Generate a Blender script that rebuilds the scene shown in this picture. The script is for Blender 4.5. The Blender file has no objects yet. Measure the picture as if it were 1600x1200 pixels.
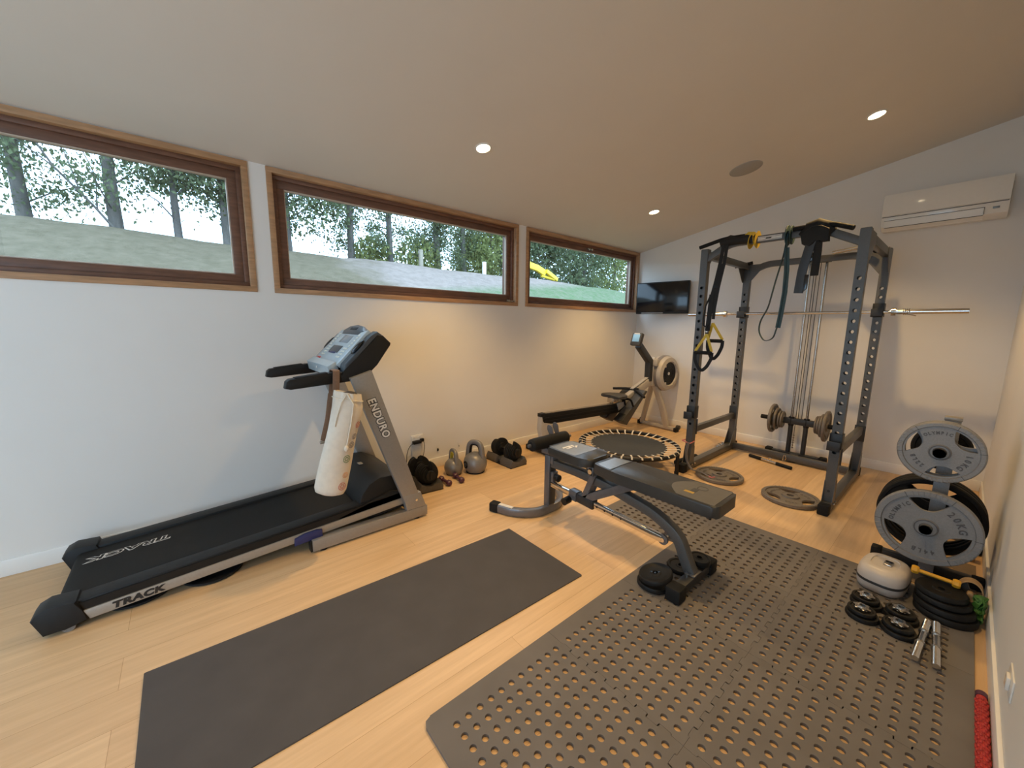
import bpy, bmesh, math, random
from mathutils import Vector, Matrix, Euler, noise
random.seed(7)
PI = math.pi
S = bpy.context.scene
COL = S.collection

# ------------------------------------------------------------------ camera
CAM = Vector((3.2672, -5.2161, 1.395))
YAW, PITCH, ROLL = -0.8662, -0.1511, 0.0120
F_PX = 603.13
_f = Vector((math.sin(YAW)*math.cos(PITCH), math.cos(YAW)*math.cos(PITCH), math.sin(PITCH)))
_r = Vector((math.cos(YAW), -math.sin(YAW), 0))
_u = _r.cross(_f)
_c, _s = math.cos(ROLL), math.sin(ROLL)
_r, _u = _c*_r + _s*_u, -_s*_r + _c*_u
cam_data = bpy.data.cameras.new('camera')
cam_data.sensor_width = 36.0
cam_data.lens = F_PX/1600*36.0
cam_data.clip_start = 0.02
cam_data.clip_end = 200
cam = bpy.data.objects.new('camera', cam_data)
m = Matrix.Identity(4)
for i in range(3):
    m[i][0], m[i][1], m[i][2], m[i][3] = _r[i], _u[i], -_f[i], CAM[i]
cam.matrix_world = m
COL.objects.link(cam)
S.camera = cam

# ------------------------------------------------------------------ colour management, sky
S.view_settings.view_transform = 'Standard'
S.view_settings.look = 'None'
S.view_settings.gamma = 1.0
S.view_settings.exposure = -0.24
S.view_settings.use_curve_mapping = False
try:
    S.cycles.use_denoising = True
    S.cycles.sample_clamp_indirect = 6.0
    S.cycles.max_bounces = 10
    S.cycles.diffuse_bounces = 7
    S.cycles.transparent_max_bounces = 24
    S.cycles.caustics_reflective = False
    S.cycles.caustics_refractive = False
except Exception:
    pass
SKY = 6.7
world = bpy.data.worlds.new('overcast_sky')
S.world = world
world.use_nodes = True
_nt = world.node_tree
_bg = _nt.nodes['Background']
_bg.inputs['Color'].default_value = (0.55, 0.74, 1.0, 1)
_bg.inputs['Strength'].default_value = SKY

# ------------------------------------------------------------------ room numbers
W, BACK = 3.492, -9.2
def ceil_z(x): return 2.4589 + 0.1862*x
LAMP_WATTS, LAMP_COL = 118.0, (1.0, 0.625, 0.24)
LAMPS = [(0.89, -3.487), (2.625, -1.203), (0.889, -1.208), (2.625, -3.487), (2.625, -5.77)]  # last one is unseen, added for warm bounce onto the ceiling
DOOR = (1.7, 3.35, 2.42)          # glazed back wall opening x0, x1, height (behind the camera)
WINS = [(-6.95, -4.788), (-4.683, -2.375), (-2.261, -0.03)]
WZ0, WZ1 = 1.6036, 2.4542
# daylight portals at the glazed openings (they only help the sky light find its way in)
def portal(name, loc, sx, sy, rot):
    l = bpy.data.lights.new(name, 'AREA'); l.shape = 'RECTANGLE'; l.size = sx; l.size_y = sy
    l.cycles.is_portal = True
    o = bpy.data.objects.new(name, l); o.location = loc; o.rotation_euler = rot; COL.objects.link(o)
portal('daylight_back_door', ((DOOR[0]+DOOR[1])/2, BACK-0.12, DOOR[2]/2), DOOR[1]-DOOR[0], DOOR[2], (PI/2, 0, 0))
SIDE = (-9.0, -6.62, 2.35)        # glazed opening in the right wall, behind the camera
portal('daylight_side_door', (W+0.12, (SIDE[0]+SIDE[1])/2, SIDE[2]/2), SIDE[2], SIDE[1]-SIDE[0], (0, PI/2, 0))
for a, b in WINS:
    portal('daylight_window', (-0.16, (a+b)/2, (WZ0+WZ1)/2), WZ1-WZ0, b-a, (0, -PI/2, 0))

# ------------------------------------------------------------------ materials
def principled(name, col, rough=0.5, metal=0.0, spec=0.5, coat=0.0):
    mt = bpy.data.materials.new(name); mt.use_nodes = True
    b = mt.node_tree.nodes['Principled BSDF']
    b.inputs['Base Color'].default_value = (*col, 1)
    b.inputs['Roughness'].default_value = rough
    b.inputs['Metallic'].default_value = metal
    b.inputs['Specular IOR Level'].default_value = spec
    b.inputs['Coat Weight'].default_value = coat
    return mt
def mat(name, col, rough=0.5, metal=0.0, spec=0.5, var=0.08, scale=40.0, bump=0.0, bscale=200.0, coat=0.0, stretch=None):
    """principled with a little procedural variation of its own colour and optional bump"""
    mt = principled(name, col, rough, metal, spec, coat)
    nt = mt.node_tree; N = nt.nodes; L = nt.links; b = N['Principled BSDF']
    tc = N.new('ShaderNodeTexCoord')
    src = tc.outputs['Object']
    if stretch:
        mp = N.new('ShaderNodeMapping'); mp.inputs['Scale'].default_value = stretch
        L.new(src, mp.inputs['Vector']); src = mp.outputs['Vector']
    nz = N.new('ShaderNodeTexNoise'); nz.inputs['Scale'].default_value = scale; nz.inputs['Detail'].default_value = 4
    L.new(src, nz.inputs['Vector'])
    rp = N.new('ShaderNodeValToRGB')
    rp.color_ramp.elements[0].position = 0.3; rp.color_ramp.elements[1].position = 0.7
    rp.color_ramp.elements[0].color = (*[c*(1-var) for c in col], 1)
    rp.color_ramp.elements[1].color = (*[min(1, c*(1+var)) for c in col], 1)
    L.new(nz.outputs['Fac'], rp.inputs['Fac']); L.new(rp.outputs['Color'], b.inputs['Base Color'])
    if bump:
        n2 = N.new('ShaderNodeTexNoise'); n2.inputs['Scale'].default_value = bscale; n2.inputs['Detail'].default_value = 2
        L.new(src, n2.inputs['Vector'])
        bp = N.new('ShaderNodeBump'); bp.inputs['Strength'].default_value = bump; bp.inputs['Distance'].default_value = 0.002
        L.new(n2.outputs['Fac'], bp.inputs['Height']); L.new(bp.outputs['Normal'], b.inputs['Normal'])
    return mt
def emit(name, col, strength):
    mt = bpy.data.materials.new(name); mt.use_nodes = True
    b = mt.node_tree.nodes['Principled BSDF']
    b.inputs['Base Color'].default_value = (*col, 1)
    b.inputs['Emission Color'].default_value = (*col, 1)
    b.inputs['Emission Strength'].default_value = strength
    return mt
def glass_mat():
    mt = bpy.data.materials.new('window_glass'); mt.use_nodes = True
    nt = mt.node_tree; N = nt.nodes; L = nt.links
    N.remove(N['Principled BSDF'])
    out = N['Material Output']
    tr = N.new('ShaderNodeBsdfTransparent'); tr.inputs['Color'].default_value = (0.93, 0.97, 0.96, 1)
    gl = N.new('ShaderNodeBsdfGlossy'); gl.inputs['Roughness'].default_value = 0.02
    lw = N.new('ShaderNodeLayerWeight'); lw.inputs['Blend'].default_value = 0.5
    pw = N.new('ShaderNodeMath'); pw.operation = 'POWER'; pw.inputs[1].default_value = 5.0
    fr = N.new('ShaderNodeMath'); fr.operation = 'MULTIPLY_ADD'; fr.inputs[1].default_value = 0.5; fr.inputs[2].default_value = 0.035
    L.new(lw.outputs['Facing'], pw.inputs[0]); L.new(pw.outputs[0], fr.inputs[0])
    mx = N.new('ShaderNodeMixShader')
    L.new(fr.outputs[0], mx.inputs['Fac']); L.new(tr.outputs[0], mx.inputs[1]); L.new(gl.outputs[0], mx.inputs[2])
    L.new(mx.outputs[0], out.inputs['Surface'])
    return mt
def floor_mat():
    mt = principled('oak_boards', (0.6, 0.4, 0.22), 0.42, spec=0.4)
    nt = mt.node_tree; N = nt.nodes; L = nt.links; b = N['Principled BSDF']
    tc = N.new('ShaderNodeTexCoord')
    mp = N.new('ShaderNodeMapping'); mp.inputs['Rotation'].default_value = (0, 0, PI/2)
    L.new(tc.outputs['Object'], mp.inputs['Vector'])
    br = N.new('ShaderNodeTexBrick'); br.offset = 0.37; br.inputs['Scale'].default_value = 1.0
    br.inputs['Brick Width'].default_value = 2.1; br.inputs['Row Height'].default_value = 0.19
    br.inputs['Mortar Size'].default_value = 0.0008; br.inputs['Mortar Smooth'].default_value = 0.3
    br.inputs['Color1'].default_value = (0.0, 0, 0, 1); br.inputs['Color2'].default_value = (1, 1, 1, 1); br.inputs['Mortar'].default_value = (0.4, 0.4, 0.4, 1)
    L.new(mp.outputs['Vector'], br.inputs['Vector'])
    m2 = N.new('ShaderNodeMapping'); m2.inputs['Scale'].default_value = (14, 0.9, 1)
    L.new(tc.outputs['Object'], m2.inputs['Vector'])
    nz = N.new('ShaderNodeTexNoise'); nz.inputs['Scale'].default_value = 2.2; nz.inputs['Detail'].default_value = 6; nz.inputs['Roughness'].default_value = 0.6
    L.new(m2.outputs['Vector'], nz.inputs['Vector'])
    r1 = N.new('ShaderNodeValToRGB')
    r1.color_ramp.elements[0].color = (0.62, 0.425, 0.238, 1); r1.color_ramp.elements[1].color = (0.72, 0.515, 0.30, 1)
    L.new(br.outputs['Color'], r1.inputs['Fac'])
    r2 = N.new('ShaderNodeValToRGB')
    r2.color_ramp.elements[0].position = 0.25; r2.color_ramp.elements[0].color = (0.84, 0.80, 0.76, 1)
    r2.color_ramp.elements[1].position = 0.75; r2.color_ramp.elements[1].color = (1.08, 1.08, 1.08, 1)
    L.new(nz.outputs['Fac'], r2.inputs['Fac'])
    mu = N.new('ShaderNodeMix'); mu.data_type = 'RGBA'; mu.blend_type = 'MULTIPLY'; mu.inputs[0].default_value = 1.0
    L.new(r1.outputs['Color'], mu.inputs[6]); L.new(r2.outputs['Color'], mu.inputs[7])
    m3 = N.new('ShaderNodeMix'); m3.data_type = 'RGBA'; m3.blend_type = 'MULTIPLY'
    L.new(br.outputs['Fac'], m3.inputs[0]); L.new(mu.outputs[2], m3.inputs[6]); m3.inputs[7].default_value = (0.6, 0.5, 0.4, 1)
    L.new(m3.outputs[2], b.inputs['Base Color'])
    return mt
def hill_mat():
    mt = principled('bank_grass', (0.1, 0.12, 0.06), 0.95, spec=0.1)
    nt = mt.node_tree; N = nt.nodes; L = nt.links; b = N['Principled BSDF']
    tc = N.new('ShaderNodeTexCoord')
    nz = N.new('ShaderNodeTexNoise'); nz.inputs['Scale'].default_value = 5.0; nz.inputs['Detail'].default_value = 8; nz.inputs['Roughness'].default_value = 0.7
    L.new(tc.outputs['Object'], nz.inputs['Vector'])
    grass = N.new('ShaderNodeValToRGB')
    e = grass.color_ramp.elements
    e[0].position = 0.3; e[0].color = (0.105, 0.088, 0.055, 1); e[1].position = 0.75; e[1].color = (0.185, 0.150, 0.105, 1)
    L.new(nz.outputs['Fac'], grass.inputs['Fac'])
    green = N.new('ShaderNodeValToRGB')
    e = green.color_ramp.elements
    e[0].position = 0.35; e[0].color = (0.08, 0.14, 0.055, 1); e[1].position = 0.72; e[1].color = (0.20, 0.19, 0.14, 1)
    L.new(nz.outputs['Fac'], green.inputs['Fac'])
    dirt = N.new('ShaderNodeValToRGB')
    e = dirt.color_ramp.elements
    e[0].position = 0.3; e[0].color = (0.20, 0.16, 0.135, 1); e[1].position = 0.7; e[1].color = (0.31, 0.25, 0.22, 1)
    L.new(nz.outputs['Fac'], dirt.inputs['Fac'])
    sp = N.new('ShaderNodeSeparateXYZ'); L.new(tc.outputs['Object'], sp.inputs[0])
    n2 = N.new('ShaderNodeTexNoise'); n2.inputs['Scale'].default_value = 0.9; n2.inputs['Detail'].default_value = 3
    L.new(tc.outputs['Object'], n2.inputs['Vector'])
    # wobble = (noise-0.5)*3 added to y
    wob = N.new('ShaderNodeMath'); wob.operation = 'MULTIPLY_ADD'; L.new(n2.outputs['Fac'], wob.inputs[0]); wob.inputs[1].default_value = 3.0; L.new(sp.outputs['Y'], wob.inputs[2])
    def ramp(a, bb):
        mr = N.new('ShaderNodeMapRange'); mr.inputs['From Min'].default_value = a; mr.inputs['From Max'].default_value = bb
        L.new(wob.outputs[0], mr.inputs['Value']); return mr.outputs['Result']
    # height above the bank foot decides path (upper) against lawn (lower) beyond the middle of the bank
    slope = N.new('ShaderNodeMath'); slope.operation = 'MULTIPLY_ADD'; L.new(sp.outputs['Y'], slope.inputs[0]); slope.inputs[1].default_value = -0.11; L.new(sp.outputs['Z'], slope.inputs[2])
    up = N.new('ShaderNodeMapRange'); up.inputs['From Min'].default_value = 2.12; up.inputs['From Max'].default_value = 2.4
    L.new(slope.outputs[0], up.inputs['Value'])
    mA = N.new('ShaderNodeMix'); mA.data_type = 'RGBA'
    L.new(up.outputs['Result'], mA.inputs[0]); L.new(green.outputs['Color'], mA.inputs[6]); L.new(dirt.outputs['Color'], mA.inputs[7])
    mB = N.new('ShaderNodeMix'); mB.data_type = 'RGBA'
    L.new(ramp(-0.6, 0.6), mB.inputs[0]); L.new(grass.outputs['Color'], mB.inputs[6]); L.new(mA.outputs[2], mB.inputs[7])
    L.new(mB.outputs[2], b.inputs['Base Color'])
    return mt

M = {}
M['wall'] = mat('white_wall_paint', (0.80, 0.785, 0.755), 0.85, spec=0.25, var=0.012, scale=3, bump=0.05, bscale=350)
M['ceiling'] = mat('ceiling_paint', (0.72, 0.68, 0.62), 0.9, spec=0.2, var=0.012, scale=3)
M['skirting'] = mat('skirting_paint', (0.84, 0.83, 0.80), 0.35, var=0.01, scale=5)
M['floor'] = floor_mat()
M['cedar_light'] = mat('light_cedar', (0.43, 0.245, 0.125), 0.5, var=0.18, scale=8, stretch=(8, 1, 8))
M['cedar_dark'] = mat('dark_cedar', (0.165, 0.080, 0.050), 0.45, var=0.22, scale=8, stretch=(8, 1, 8))
M['bead'] = mat('pale_glazing_bead', (0.55, 0.45, 0.36), 0.5, var=0.05)
M['glass'] = glass_mat()
M['alu'] = mat('outer_aluminium', (0.05, 0.055, 0.06), 0.4, metal=0.3, var=0.05)
M['hill'] = hill_mat()
M['black'] = mat('black_plastic', (0.008, 0.008, 0.008), 0.5, spec=0.35, var=0.15, scale=60)
M['black_matte'] = mat('matte_black_rubber', (0.009, 0.009, 0.009), 0.75, spec=0.3, var=0.2, scale=50, bump=0.15, bscale=400)
M['black_gloss'] = mat('gloss_black', (0.006, 0.006, 0.007), 0.12, var=0.05)
M['belt'] = mat('running_belt', (0.012, 0.012, 0.0115), 0.75, spec=0.3, var=0.15, scale=90, bump=0.2, bscale=900)
M['silver'] = mat('silver_paint', (0.30, 0.285, 0.265), 0.38, metal=0.35, var=0.04, scale=80)
M['silver_rail'] = mat('brushed_rail', (0.36, 0.335, 0.30), 0.4, metal=0.4, var=0.05, scale=80)
M['chrome'] = mat('chrome', (0.72, 0.70, 0.67), 0.12, metal=1.0, var=0.03)
M['steel'] = mat('bare_steel', (0.52, 0.49, 0.45), 0.27, metal=1.0, var=0.06)
M['rack'] = mat('gunmetal_powder', (0.100, 0.100, 0.098), 0.42, metal=0.25, var=0.08, scale=120, bump=0.08, bscale=700)
M['rack_dark'] = mat('charcoal_powder', (0.035, 0.037, 0.040), 0.45, metal=0.2, var=0.08)
M['bench_frame'] = mat('bench_grey_paint', (0.17, 0.17, 0.18), 0.33, metal=0.45, var=0.05)
M['vinyl'] = mat('charcoal_vinyl', (0.038, 0.038, 0.036), 0.34, var=0.12, scale=25, bump=0.1, bscale=500)
M['vinyl_sheen'] = mat('glossy_vinyl', (0.16, 0.175, 0.185), 0.24, spec=0.8, var=0.05, bump=0.05, bscale=500)
M['vinyl_grey'] = mat('grey_vinyl_panel', (0.135, 0.13, 0.12), 0.36, var=0.05, scale=25, bump=0.1, bscale=500)
M['plate_grey'] = mat('hammered_grey_plate', (0.235, 0.24, 0.25), 0.5, metal=0.25, var=0.08, scale=150, bump=0.25, bscale=260)
M['plate_worn'] = mat('warm_grey_plate', (0.185, 0.165, 0.145), 0.5, metal=0.3, var=0.12, scale=60, bump=0.25, bscale=260)
M['plate_letter'] = mat('plate_letter_shading', (0.10, 0.10, 0.105), 0.5, metal=0.3)  # darker than the plates: shading of the embossed letters put into the colour
M['iron_black'] = mat('black_iron', (0.008, 0.008, 0.008), 0.55, spec=0.3, var=0.2, scale=40)
M['mat_grey'] = mat('charcoal_foam_mat', (0.078, 0.0735, 0.074), 0.85, spec=0.25, var=0.07, scale=6, bump=0.12, bscale=600)
M['tile'] = mat('grey_eva_foam', (0.150, 0.139, 0.131), 0.8, spec=0.25, var=0.09, scale=5, bump=0.1, bscale=500)
M['kettle'] = mat('silver_grey_vinyl', (0.22, 0.215, 0.215), 0.38, metal=0.3, var=0.05)
M['cradle'] = mat('cradle_grey', (0.085, 0.078, 0.072), 0.6, var=0.1)
M['yellow'] = mat('yellow_nylon', (0.62, 0.42, 0.035), 0.6, var=0.08)
M['yellow_soft'] = mat('yellow_vinyl', (0.72, 0.36, 0.02), 0.5, var=0.05)
M['yellow_kb'] = mat('yellow_insert', (0.62, 0.50, 0.05), 0.5, var=0.05)
M['purple'] = mat('dark_purple_vinyl', (0.075, 0.022, 0.045), 0.4, var=0.1)
M['strap_black'] = mat('black_webbing', (0.010, 0.010, 0.010), 0.8, var=0.2, scale=200)
M['teal'] = mat('teal_latex', (0.025, 0.060, 0.066), 0.6, var=0.15)
M['grey_band'] = mat('grey_band', (0.19, 0.17, 0.16), 0.7, var=0.1)
M['pink'] = mat('pink_cord', (0.6, 0.20, 0.20), 0.7)
M['canvas'] = mat('cream_canvas', (0.72, 0.66, 0.57), 0.9, spec=0.2, var=0.05, scale=30, bump=0.2, bscale=700)
M['cord'] = mat('cream_cord', (0.70, 0.65, 0.55), 0.9)
M['brown_strap'] = mat('brown_webbing', (0.20, 0.115, 0.07), 0.7, var=0.1, scale=80)
M['blue'] = mat('dark_blue_plastic', (0.022, 0.028, 0.115), 0.45, var=0.05)
M['console'] = mat('pale_blue_console', (0.46, 0.55, 0.60), 0.3, metal=0.2, var=0.03)
M['console_side'] = mat('slate_console_side', (0.045, 0.055, 0.066), 0.35, var=0.06)
M['lcd'] = mat('grey_lcd', (0.22, 0.27, 0.31), 0.15, var=0.03)
M['btn'] = mat('pale_button', (0.66, 0.70, 0.66), 0.4, var=0.03)
M['red'] = mat('red_plastic', (0.55, 0.06, 0.05), 0.45, var=0.1)
M['foam_red'] = mat('red_foam', (0.40, 0.030, 0.028), 0.6, var=0.25, scale=60)
M['white'] = mat('white_plastic', (0.80, 0.79, 0.76), 0.35, var=0.01)
M['white_gloss'] = mat('gloss_white_plastic', (0.82, 0.80, 0.76), 0.12, var=0.01)
M['grille'] = mat('speaker_cloth_grille', (0.40, 0.385, 0.36), 0.9, var=0.1, scale=300)
M['case'] = mat('pale_grey_shell', (0.50, 0.47, 0.45), 0.4, var=0.03)
M['row_frame'] = mat('pale_grey_enamel', (0.46, 0.43, 0.385), 0.4, var=0.03)
M['row_dark'] = mat('dark_grey_plastic', (0.050, 0.048, 0.044), 0.5, var=0.1)
M['fan_grey'] = mat('fan_shroud_grey', (0.50, 0.46, 0.40), 0.45, var=0.04)
M['perf_grey'] = mat('perforated_screen', (0.22, 0.20, 0.18), 0.6, var=0.2, scale=300)
M['screen_blue'] = emit('monitor_screen', (0.22, 0.42, 0.60), 0.25)
M['tramp_mat'] = mat('trampoline_bed', (0.028, 0.030, 0.030), 0.7, var=0.1, scale=30)
M['spring'] = mat('pale_webbing_loop', (0.62, 0.58, 0.50), 0.6)
M['tan'] = mat('tan_suede', (0.40, 0.26, 0.13), 0.75, var=0.12, scale=60)
M['green'] = mat('green_latex', (0.05, 0.15, 0.025), 0.55, var=0.25, scale=60)
M['card'] = mat('brown_cardboard', (0.20, 0.145, 0.095), 0.8, var=0.08, scale=20)
M['red_star'] = mat('red_collar', (0.45, 0.10, 0.12), 0.4)
M['lens'] = emit('lamp_lens', (1.0, 0.80, 0.50), 22.0)
M['bark'] = mat('grey_bark', (0.115, 0.105, 0.095), 0.95, spec=0.1, var=0.3, scale=12, stretch=(1, 1, 0.2))
M['leaf'] = mat('olive_leaf', (0.125, 0.155, 0.080), 0.7, spec=0.2, var=0.5, scale=3)
M['leaf_pale'] = mat('pale_green_leaf', (0.21, 0.235, 0.085), 0.7, spec=0.2, var=0.5, scale=3)
for _k in ('leaf', 'leaf_pale'):       # thin leaves let some light through
    _nt = M[_k].node_tree; _pb = _nt.nodes['Principled BSDF']; _out = _nt.nodes['Material Output']
    _tl = _nt.nodes.new('ShaderNodeBsdfTranslucent'); _mx = _nt.nodes.new('ShaderNodeMixShader'); _mx.inputs['Fac'].default_value = 0.4
    _nt.links.new(_pb.inputs['Base Color'].links[0].from_socket, _tl.inputs['Color'])
    _nt.links.new(_pb.outputs[0], _mx.inputs[1]); _nt.links.new(_tl.outputs[0], _mx.inputs[2]); _nt.links.new(_mx.outputs[0], _out.inputs['Surface'])
M['post_wood'] = mat('weathered_post', (0.30, 0.26, 0.20), 0.9, var=0.2)
M['digger'] = mat('bright_yellow_paint', (0.72, 0.52, 0.03), 0.5, var=0.08)
M['ink_red'] = mat('faded_red_print', (0.55, 0.20, 0.16), 0.9)
M['ink_green'] = mat('faded_green_print', (0.22, 0.32, 0.17), 0.9)
M['ink_orange'] = mat('faded_orange_print', (0.66, 0.36, 0.20), 0.9)
M['ink_grey'] = mat('faded_grey_print', (0.30, 0.27, 0.26), 0.9)
M['print_white'] = mat('white_print', (0.70, 0.69, 0.66), 0.6)
M['print_black'] = mat('black_print', (0.015, 0.015, 0.015), 0.6)
M['print_gold'] = mat('gold_print', (0.45, 0.30, 0.07), 0.5)
M['film'] = mat('translucent_pouch', (0.66, 0.67, 0.67), 0.3, var=0.02)
# ------------------------------------------------------------------ mesh helpers
def T(x, y, z): return Matrix.Translation((x, y, z))
def RX(a): return Matrix.Rotation(a, 4, 'X')
def RY(a): return Matrix.Rotation(a, 4, 'Y')
def RZ(a): return Matrix.Rotation(a, 4, 'Z')
I4 = Matrix.Identity(4)
def frame(origin, xdir, ydir):
    x = Vector(xdir).normalized(); y = Vector(ydir); y = (y - x*y.dot(x)).normalized(); z = x.cross(y)
    mm = Matrix.Identity(4)
    for i in range(3): mm[i][0], mm[i][1], mm[i][2], mm[i][3] = x[i], y[i], z[i], origin[i]
    return mm
def arc(cx, cy, r, a0, a1, n):
    return [(cx + r*math.cos(a0+(a1-a0)*i/n), cy + r*math.sin(a0+(a1-a0)*i/n)) for i in range(n+1)]
def rrect(w, h, r, n=3):
    r = min(r, w/2-1e-5, h/2-1e-5)
    p = []
    for cx, cy, a in ((w/2-r, h/2-r, 0), (-w/2+r, h/2-r, PI/2), (-w/2+r, -h/2+r, PI), (w/2-r, -h/2+r, 1.5*PI)):
        p += arc(cx, cy, r, a, a+PI/2, n)
    return p
def fillet(pts, r, n=5):
    """round the corners of an open 3-D path"""
    pts = [Vector(p) for p in pts]
    out = [pts[0]]
    for i in range(1, len(pts)-1):
        a, b, c = pts[i-1], pts[i], pts[i+1]
        d1, d2 = (a-b), (c-b)
        l = min(r, d1.length*0.49, d2.length*0.49)
        p1, p2 = b + d1.normalized()*l, b + d2.normalized()*l
        for k in range(n+1):
            t = k/n
            out.append(p1*(1-t)**2 + b*2*t*(1-t) + p2*t*t)
    out.append(pts[-1])
    return out
class MB:
    def __init__(s): s.bm = bmesh.new()
    def box(s, c, d, bev=0.0, M=None, seg=2):
        mm = (M or I4) @ T(*c) @ Matrix.Diagonal((*d, 1))
        r = bmesh.ops.create_cube(s.bm, size=1.0, matrix=mm)
        if bev > 0:
            es = list({e for v in r['verts'] for e in v.link_edges})
            bmesh.ops.bevel(s.bm, geom=es, offset=min(bev, 0.49*min(d)), segments=seg, profile=0.5, affect='EDGES', clamp_overlap=True)
        return s
    def box2(s, x0, x1, y0, y1, z0, z1, bev=0.0, M=None, seg=2):
        return s.box(((x0+x1)/2, (y0+y1)/2, (z0+z1)/2), (abs(x1-x0), abs(y1-y0), abs(z1-z0)), bev, M, seg)
    def rings(s, rings, closed_path=False, caps=True):
        bm = s.bm
        R = [[bm.verts.new(p) for p in r] for r in rings]
        n = len(R[0]); k = len(R)
        for i in range(k if closed_path else k-1):
            a, b = R[i], R[(i+1) % k]
            for j in range(n):
                try: bm.faces.new((a[j], a[(j+1) % n], b[(j+1) % n], b[j]))
                except ValueError: pass
        if caps and not closed_path:
            for r in (R[0][::-1], R[-1]):
                try: bm.faces.new(r)
                except ValueError: pass
        return s
    def sweep(s, pts, prof, up=(0, 0, 1), closed=False, M=None, scale=None, caps=True, carry=False):
        """prof: 2-D points (side, up) swept along pts; up is a hint"""
        P = [Vector(p) for p in pts]; n = len(P); upv = Vector(up); R = []
        for i in range(n):
            if closed: a, b = P[i-1], P[(i+1) % n]
            else: a, b = P[max(i-1, 0)], P[min(i+1, n-1)]
            t = (b-a).normalized()
            d1 = (P[i]-a); d2 = (b-P[i])
            k = 1.0
            if d1.length > 1e-7 and d2.length > 1e-7:
                c = max(-1, min(1, d1.normalized().dot(d2.normalized())))
                k = 1/max(0.5, math.cos(math.acos(c)/2))
            if carry and i > 0:
                u = last_u - t*last_u.dot(t); u.normalize(); side = t.cross(u)
            else:
                side = t.cross(upv)
                if side.length < 0.05: side = t.cross(Vector((0, 1, 0.01)))
                side.normalize(); u = side.cross(t)
            last_u = u
            # widen in the bend plane only
            bend = (d2.normalized()-d1.normalized()) if d1.length > 1e-7 and d2.length > 1e-7 else Vector((0, 0, 0))
            ks = 1+(k-1)*abs(bend.normalized().dot(side)) if bend.length > 1e-5 else 1
            ku = 1+(k-1)*abs(bend.normalized().dot(u)) if bend.length > 1e-5 else 1
            sc = scale[i] if scale else 1.0
            if not isinstance(sc, (tuple, list)): sc = (sc, sc)
            r = [P[i] + side*(q[0]*ks*sc[0]) + u*(q[1]*ku*sc[1]) for q in prof]
            if M: r = [M @ v for v in r]
            R.append(r)
        return s.rings(R, closed, caps)
    def bar(s, pts, w, h, up=(0, 0, 1), r=0.004, M=None, closed=False):
        return s.sweep(pts, rrect(w, h, r, 2), up, closed, M)
    def tube(s, pts, r, seg=10, closed=False, M=None, up=(0, 0, 1), scale=None):
        return s.sweep(pts, [(r*math.cos(2*PI*i/seg), r*math.sin(2*PI*i/seg)) for i in range(seg)], up, closed, M, scale, carry=True)
    def cyl(s, a, b, r, seg=20, r2=None, M=None):
        a, b = Vector(a), Vector(b); d = (b-a)
        ax = d.normalized(); h = Vector((0, 0, 1)) if abs(ax.z) < 0.9 else Vector((1, 0, 0))
        x = ax.cross(h).normalized(); y = ax.cross(x)
        R = []
        for p, rr in ((a, r), (b, r if r2 is None else r2)):
            q = [p + (x*math.cos(2*PI*i/seg) + y*math.sin(2*PI*i/seg))*rr for i in range(seg)]
            R.append([M @ v for v in q] if M else q)
        return s.rings(R)
    def lathe(s, prof, seg=32, M=None, closed=False):
        """prof: (r, z) about Z"""
        mm = M or I4; R = []
        for i in range(seg):
            a = 2*PI*i/seg; c, sn = math.cos(a), math.sin(a)
            R.append([mm @ Vector((max(r, 1e-5)*c, max(r, 1e-5)*sn, z)) for r, z in prof])
        bm = s.bm; V = [[bm.verts.new(p) for p in r] for r in R]; n = len(prof)
        for i in range(seg):
            a, b = V[i], V[(i+1) % seg]
            for j in range(n if closed else n-1):
                k = (j+1) % n
                if prof[j][0] < 1e-4 and prof[k][0] < 1e-4: continue
                try: bm.faces.new((a[j], b[j], b[k], a[k]))
                except ValueError: pass
        return s
    def prism(s, poly, h0, h1, M=None, bev=0.0):
        """poly in local XY, extruded along local Z"""
        mm = M or I4; bm = s.bm
        A = [bm.verts.new(mm @ Vector((x, y, h0))) for x, y in poly]
        B = [bm.verts.new(mm @ Vector((x, y, h1))) for x, y in poly]
        n = len(poly); fs = []
        fs.append(bm.faces.new(A[::-1])); fs.append(bm.faces.new(B))
        for i in range(n): fs.append(bm.faces.new((A[i], A[(i+1) % n], B[(i+1) % n], B[i])))
        if bev > 0:
            es = [e for f in fs[:2] for e in f.edges]
            bmesh.ops.bevel(bm, geom=list(set(es)), offset=bev, segments=2, profile=0.5, affect='EDGES', clamp_overlap=True)
        return s
    def sphere(s, c, r, M=None, sc=(1, 1, 1), u=18, v=12):
        bmesh.ops.create_uvsphere(s.bm, u_segments=u, v_segments=v, radius=r, matrix=(M or I4) @ T(*c) @ Matrix.Diagonal((*sc, 1)))
        return s
    def cell(s, cx, cy, hw, hh, r, z0, z1, M=None, seg=16, top=True, bottom=True):
        """a rectangular cell with a round hole right through it"""
        mm = M or I4; bm = s.bm; o = []; i_ = []
        for k in range(seg):
            a = 2*PI*(k+0.0)/seg; c, sn = math.cos(a), math.sin(a); mxx = max(abs(c), abs(sn))
            o.append((cx+hw*c/mxx, cy+hh*sn/mxx)); i_.append((cx+r*c, cy+r*sn))
        it = [bm.verts.new(mm @ Vector((*p, z1))) for p in i_]; ib = [bm.verts.new(mm @ Vector((*p, z0))) for p in i_]
        ot = [bm.verts.new(mm @ Vector((*p, z1))) for p in o] if top else None
        ob = [bm.verts.new(mm @ Vector((*p, z0))) for p in o] if bottom else None
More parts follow.
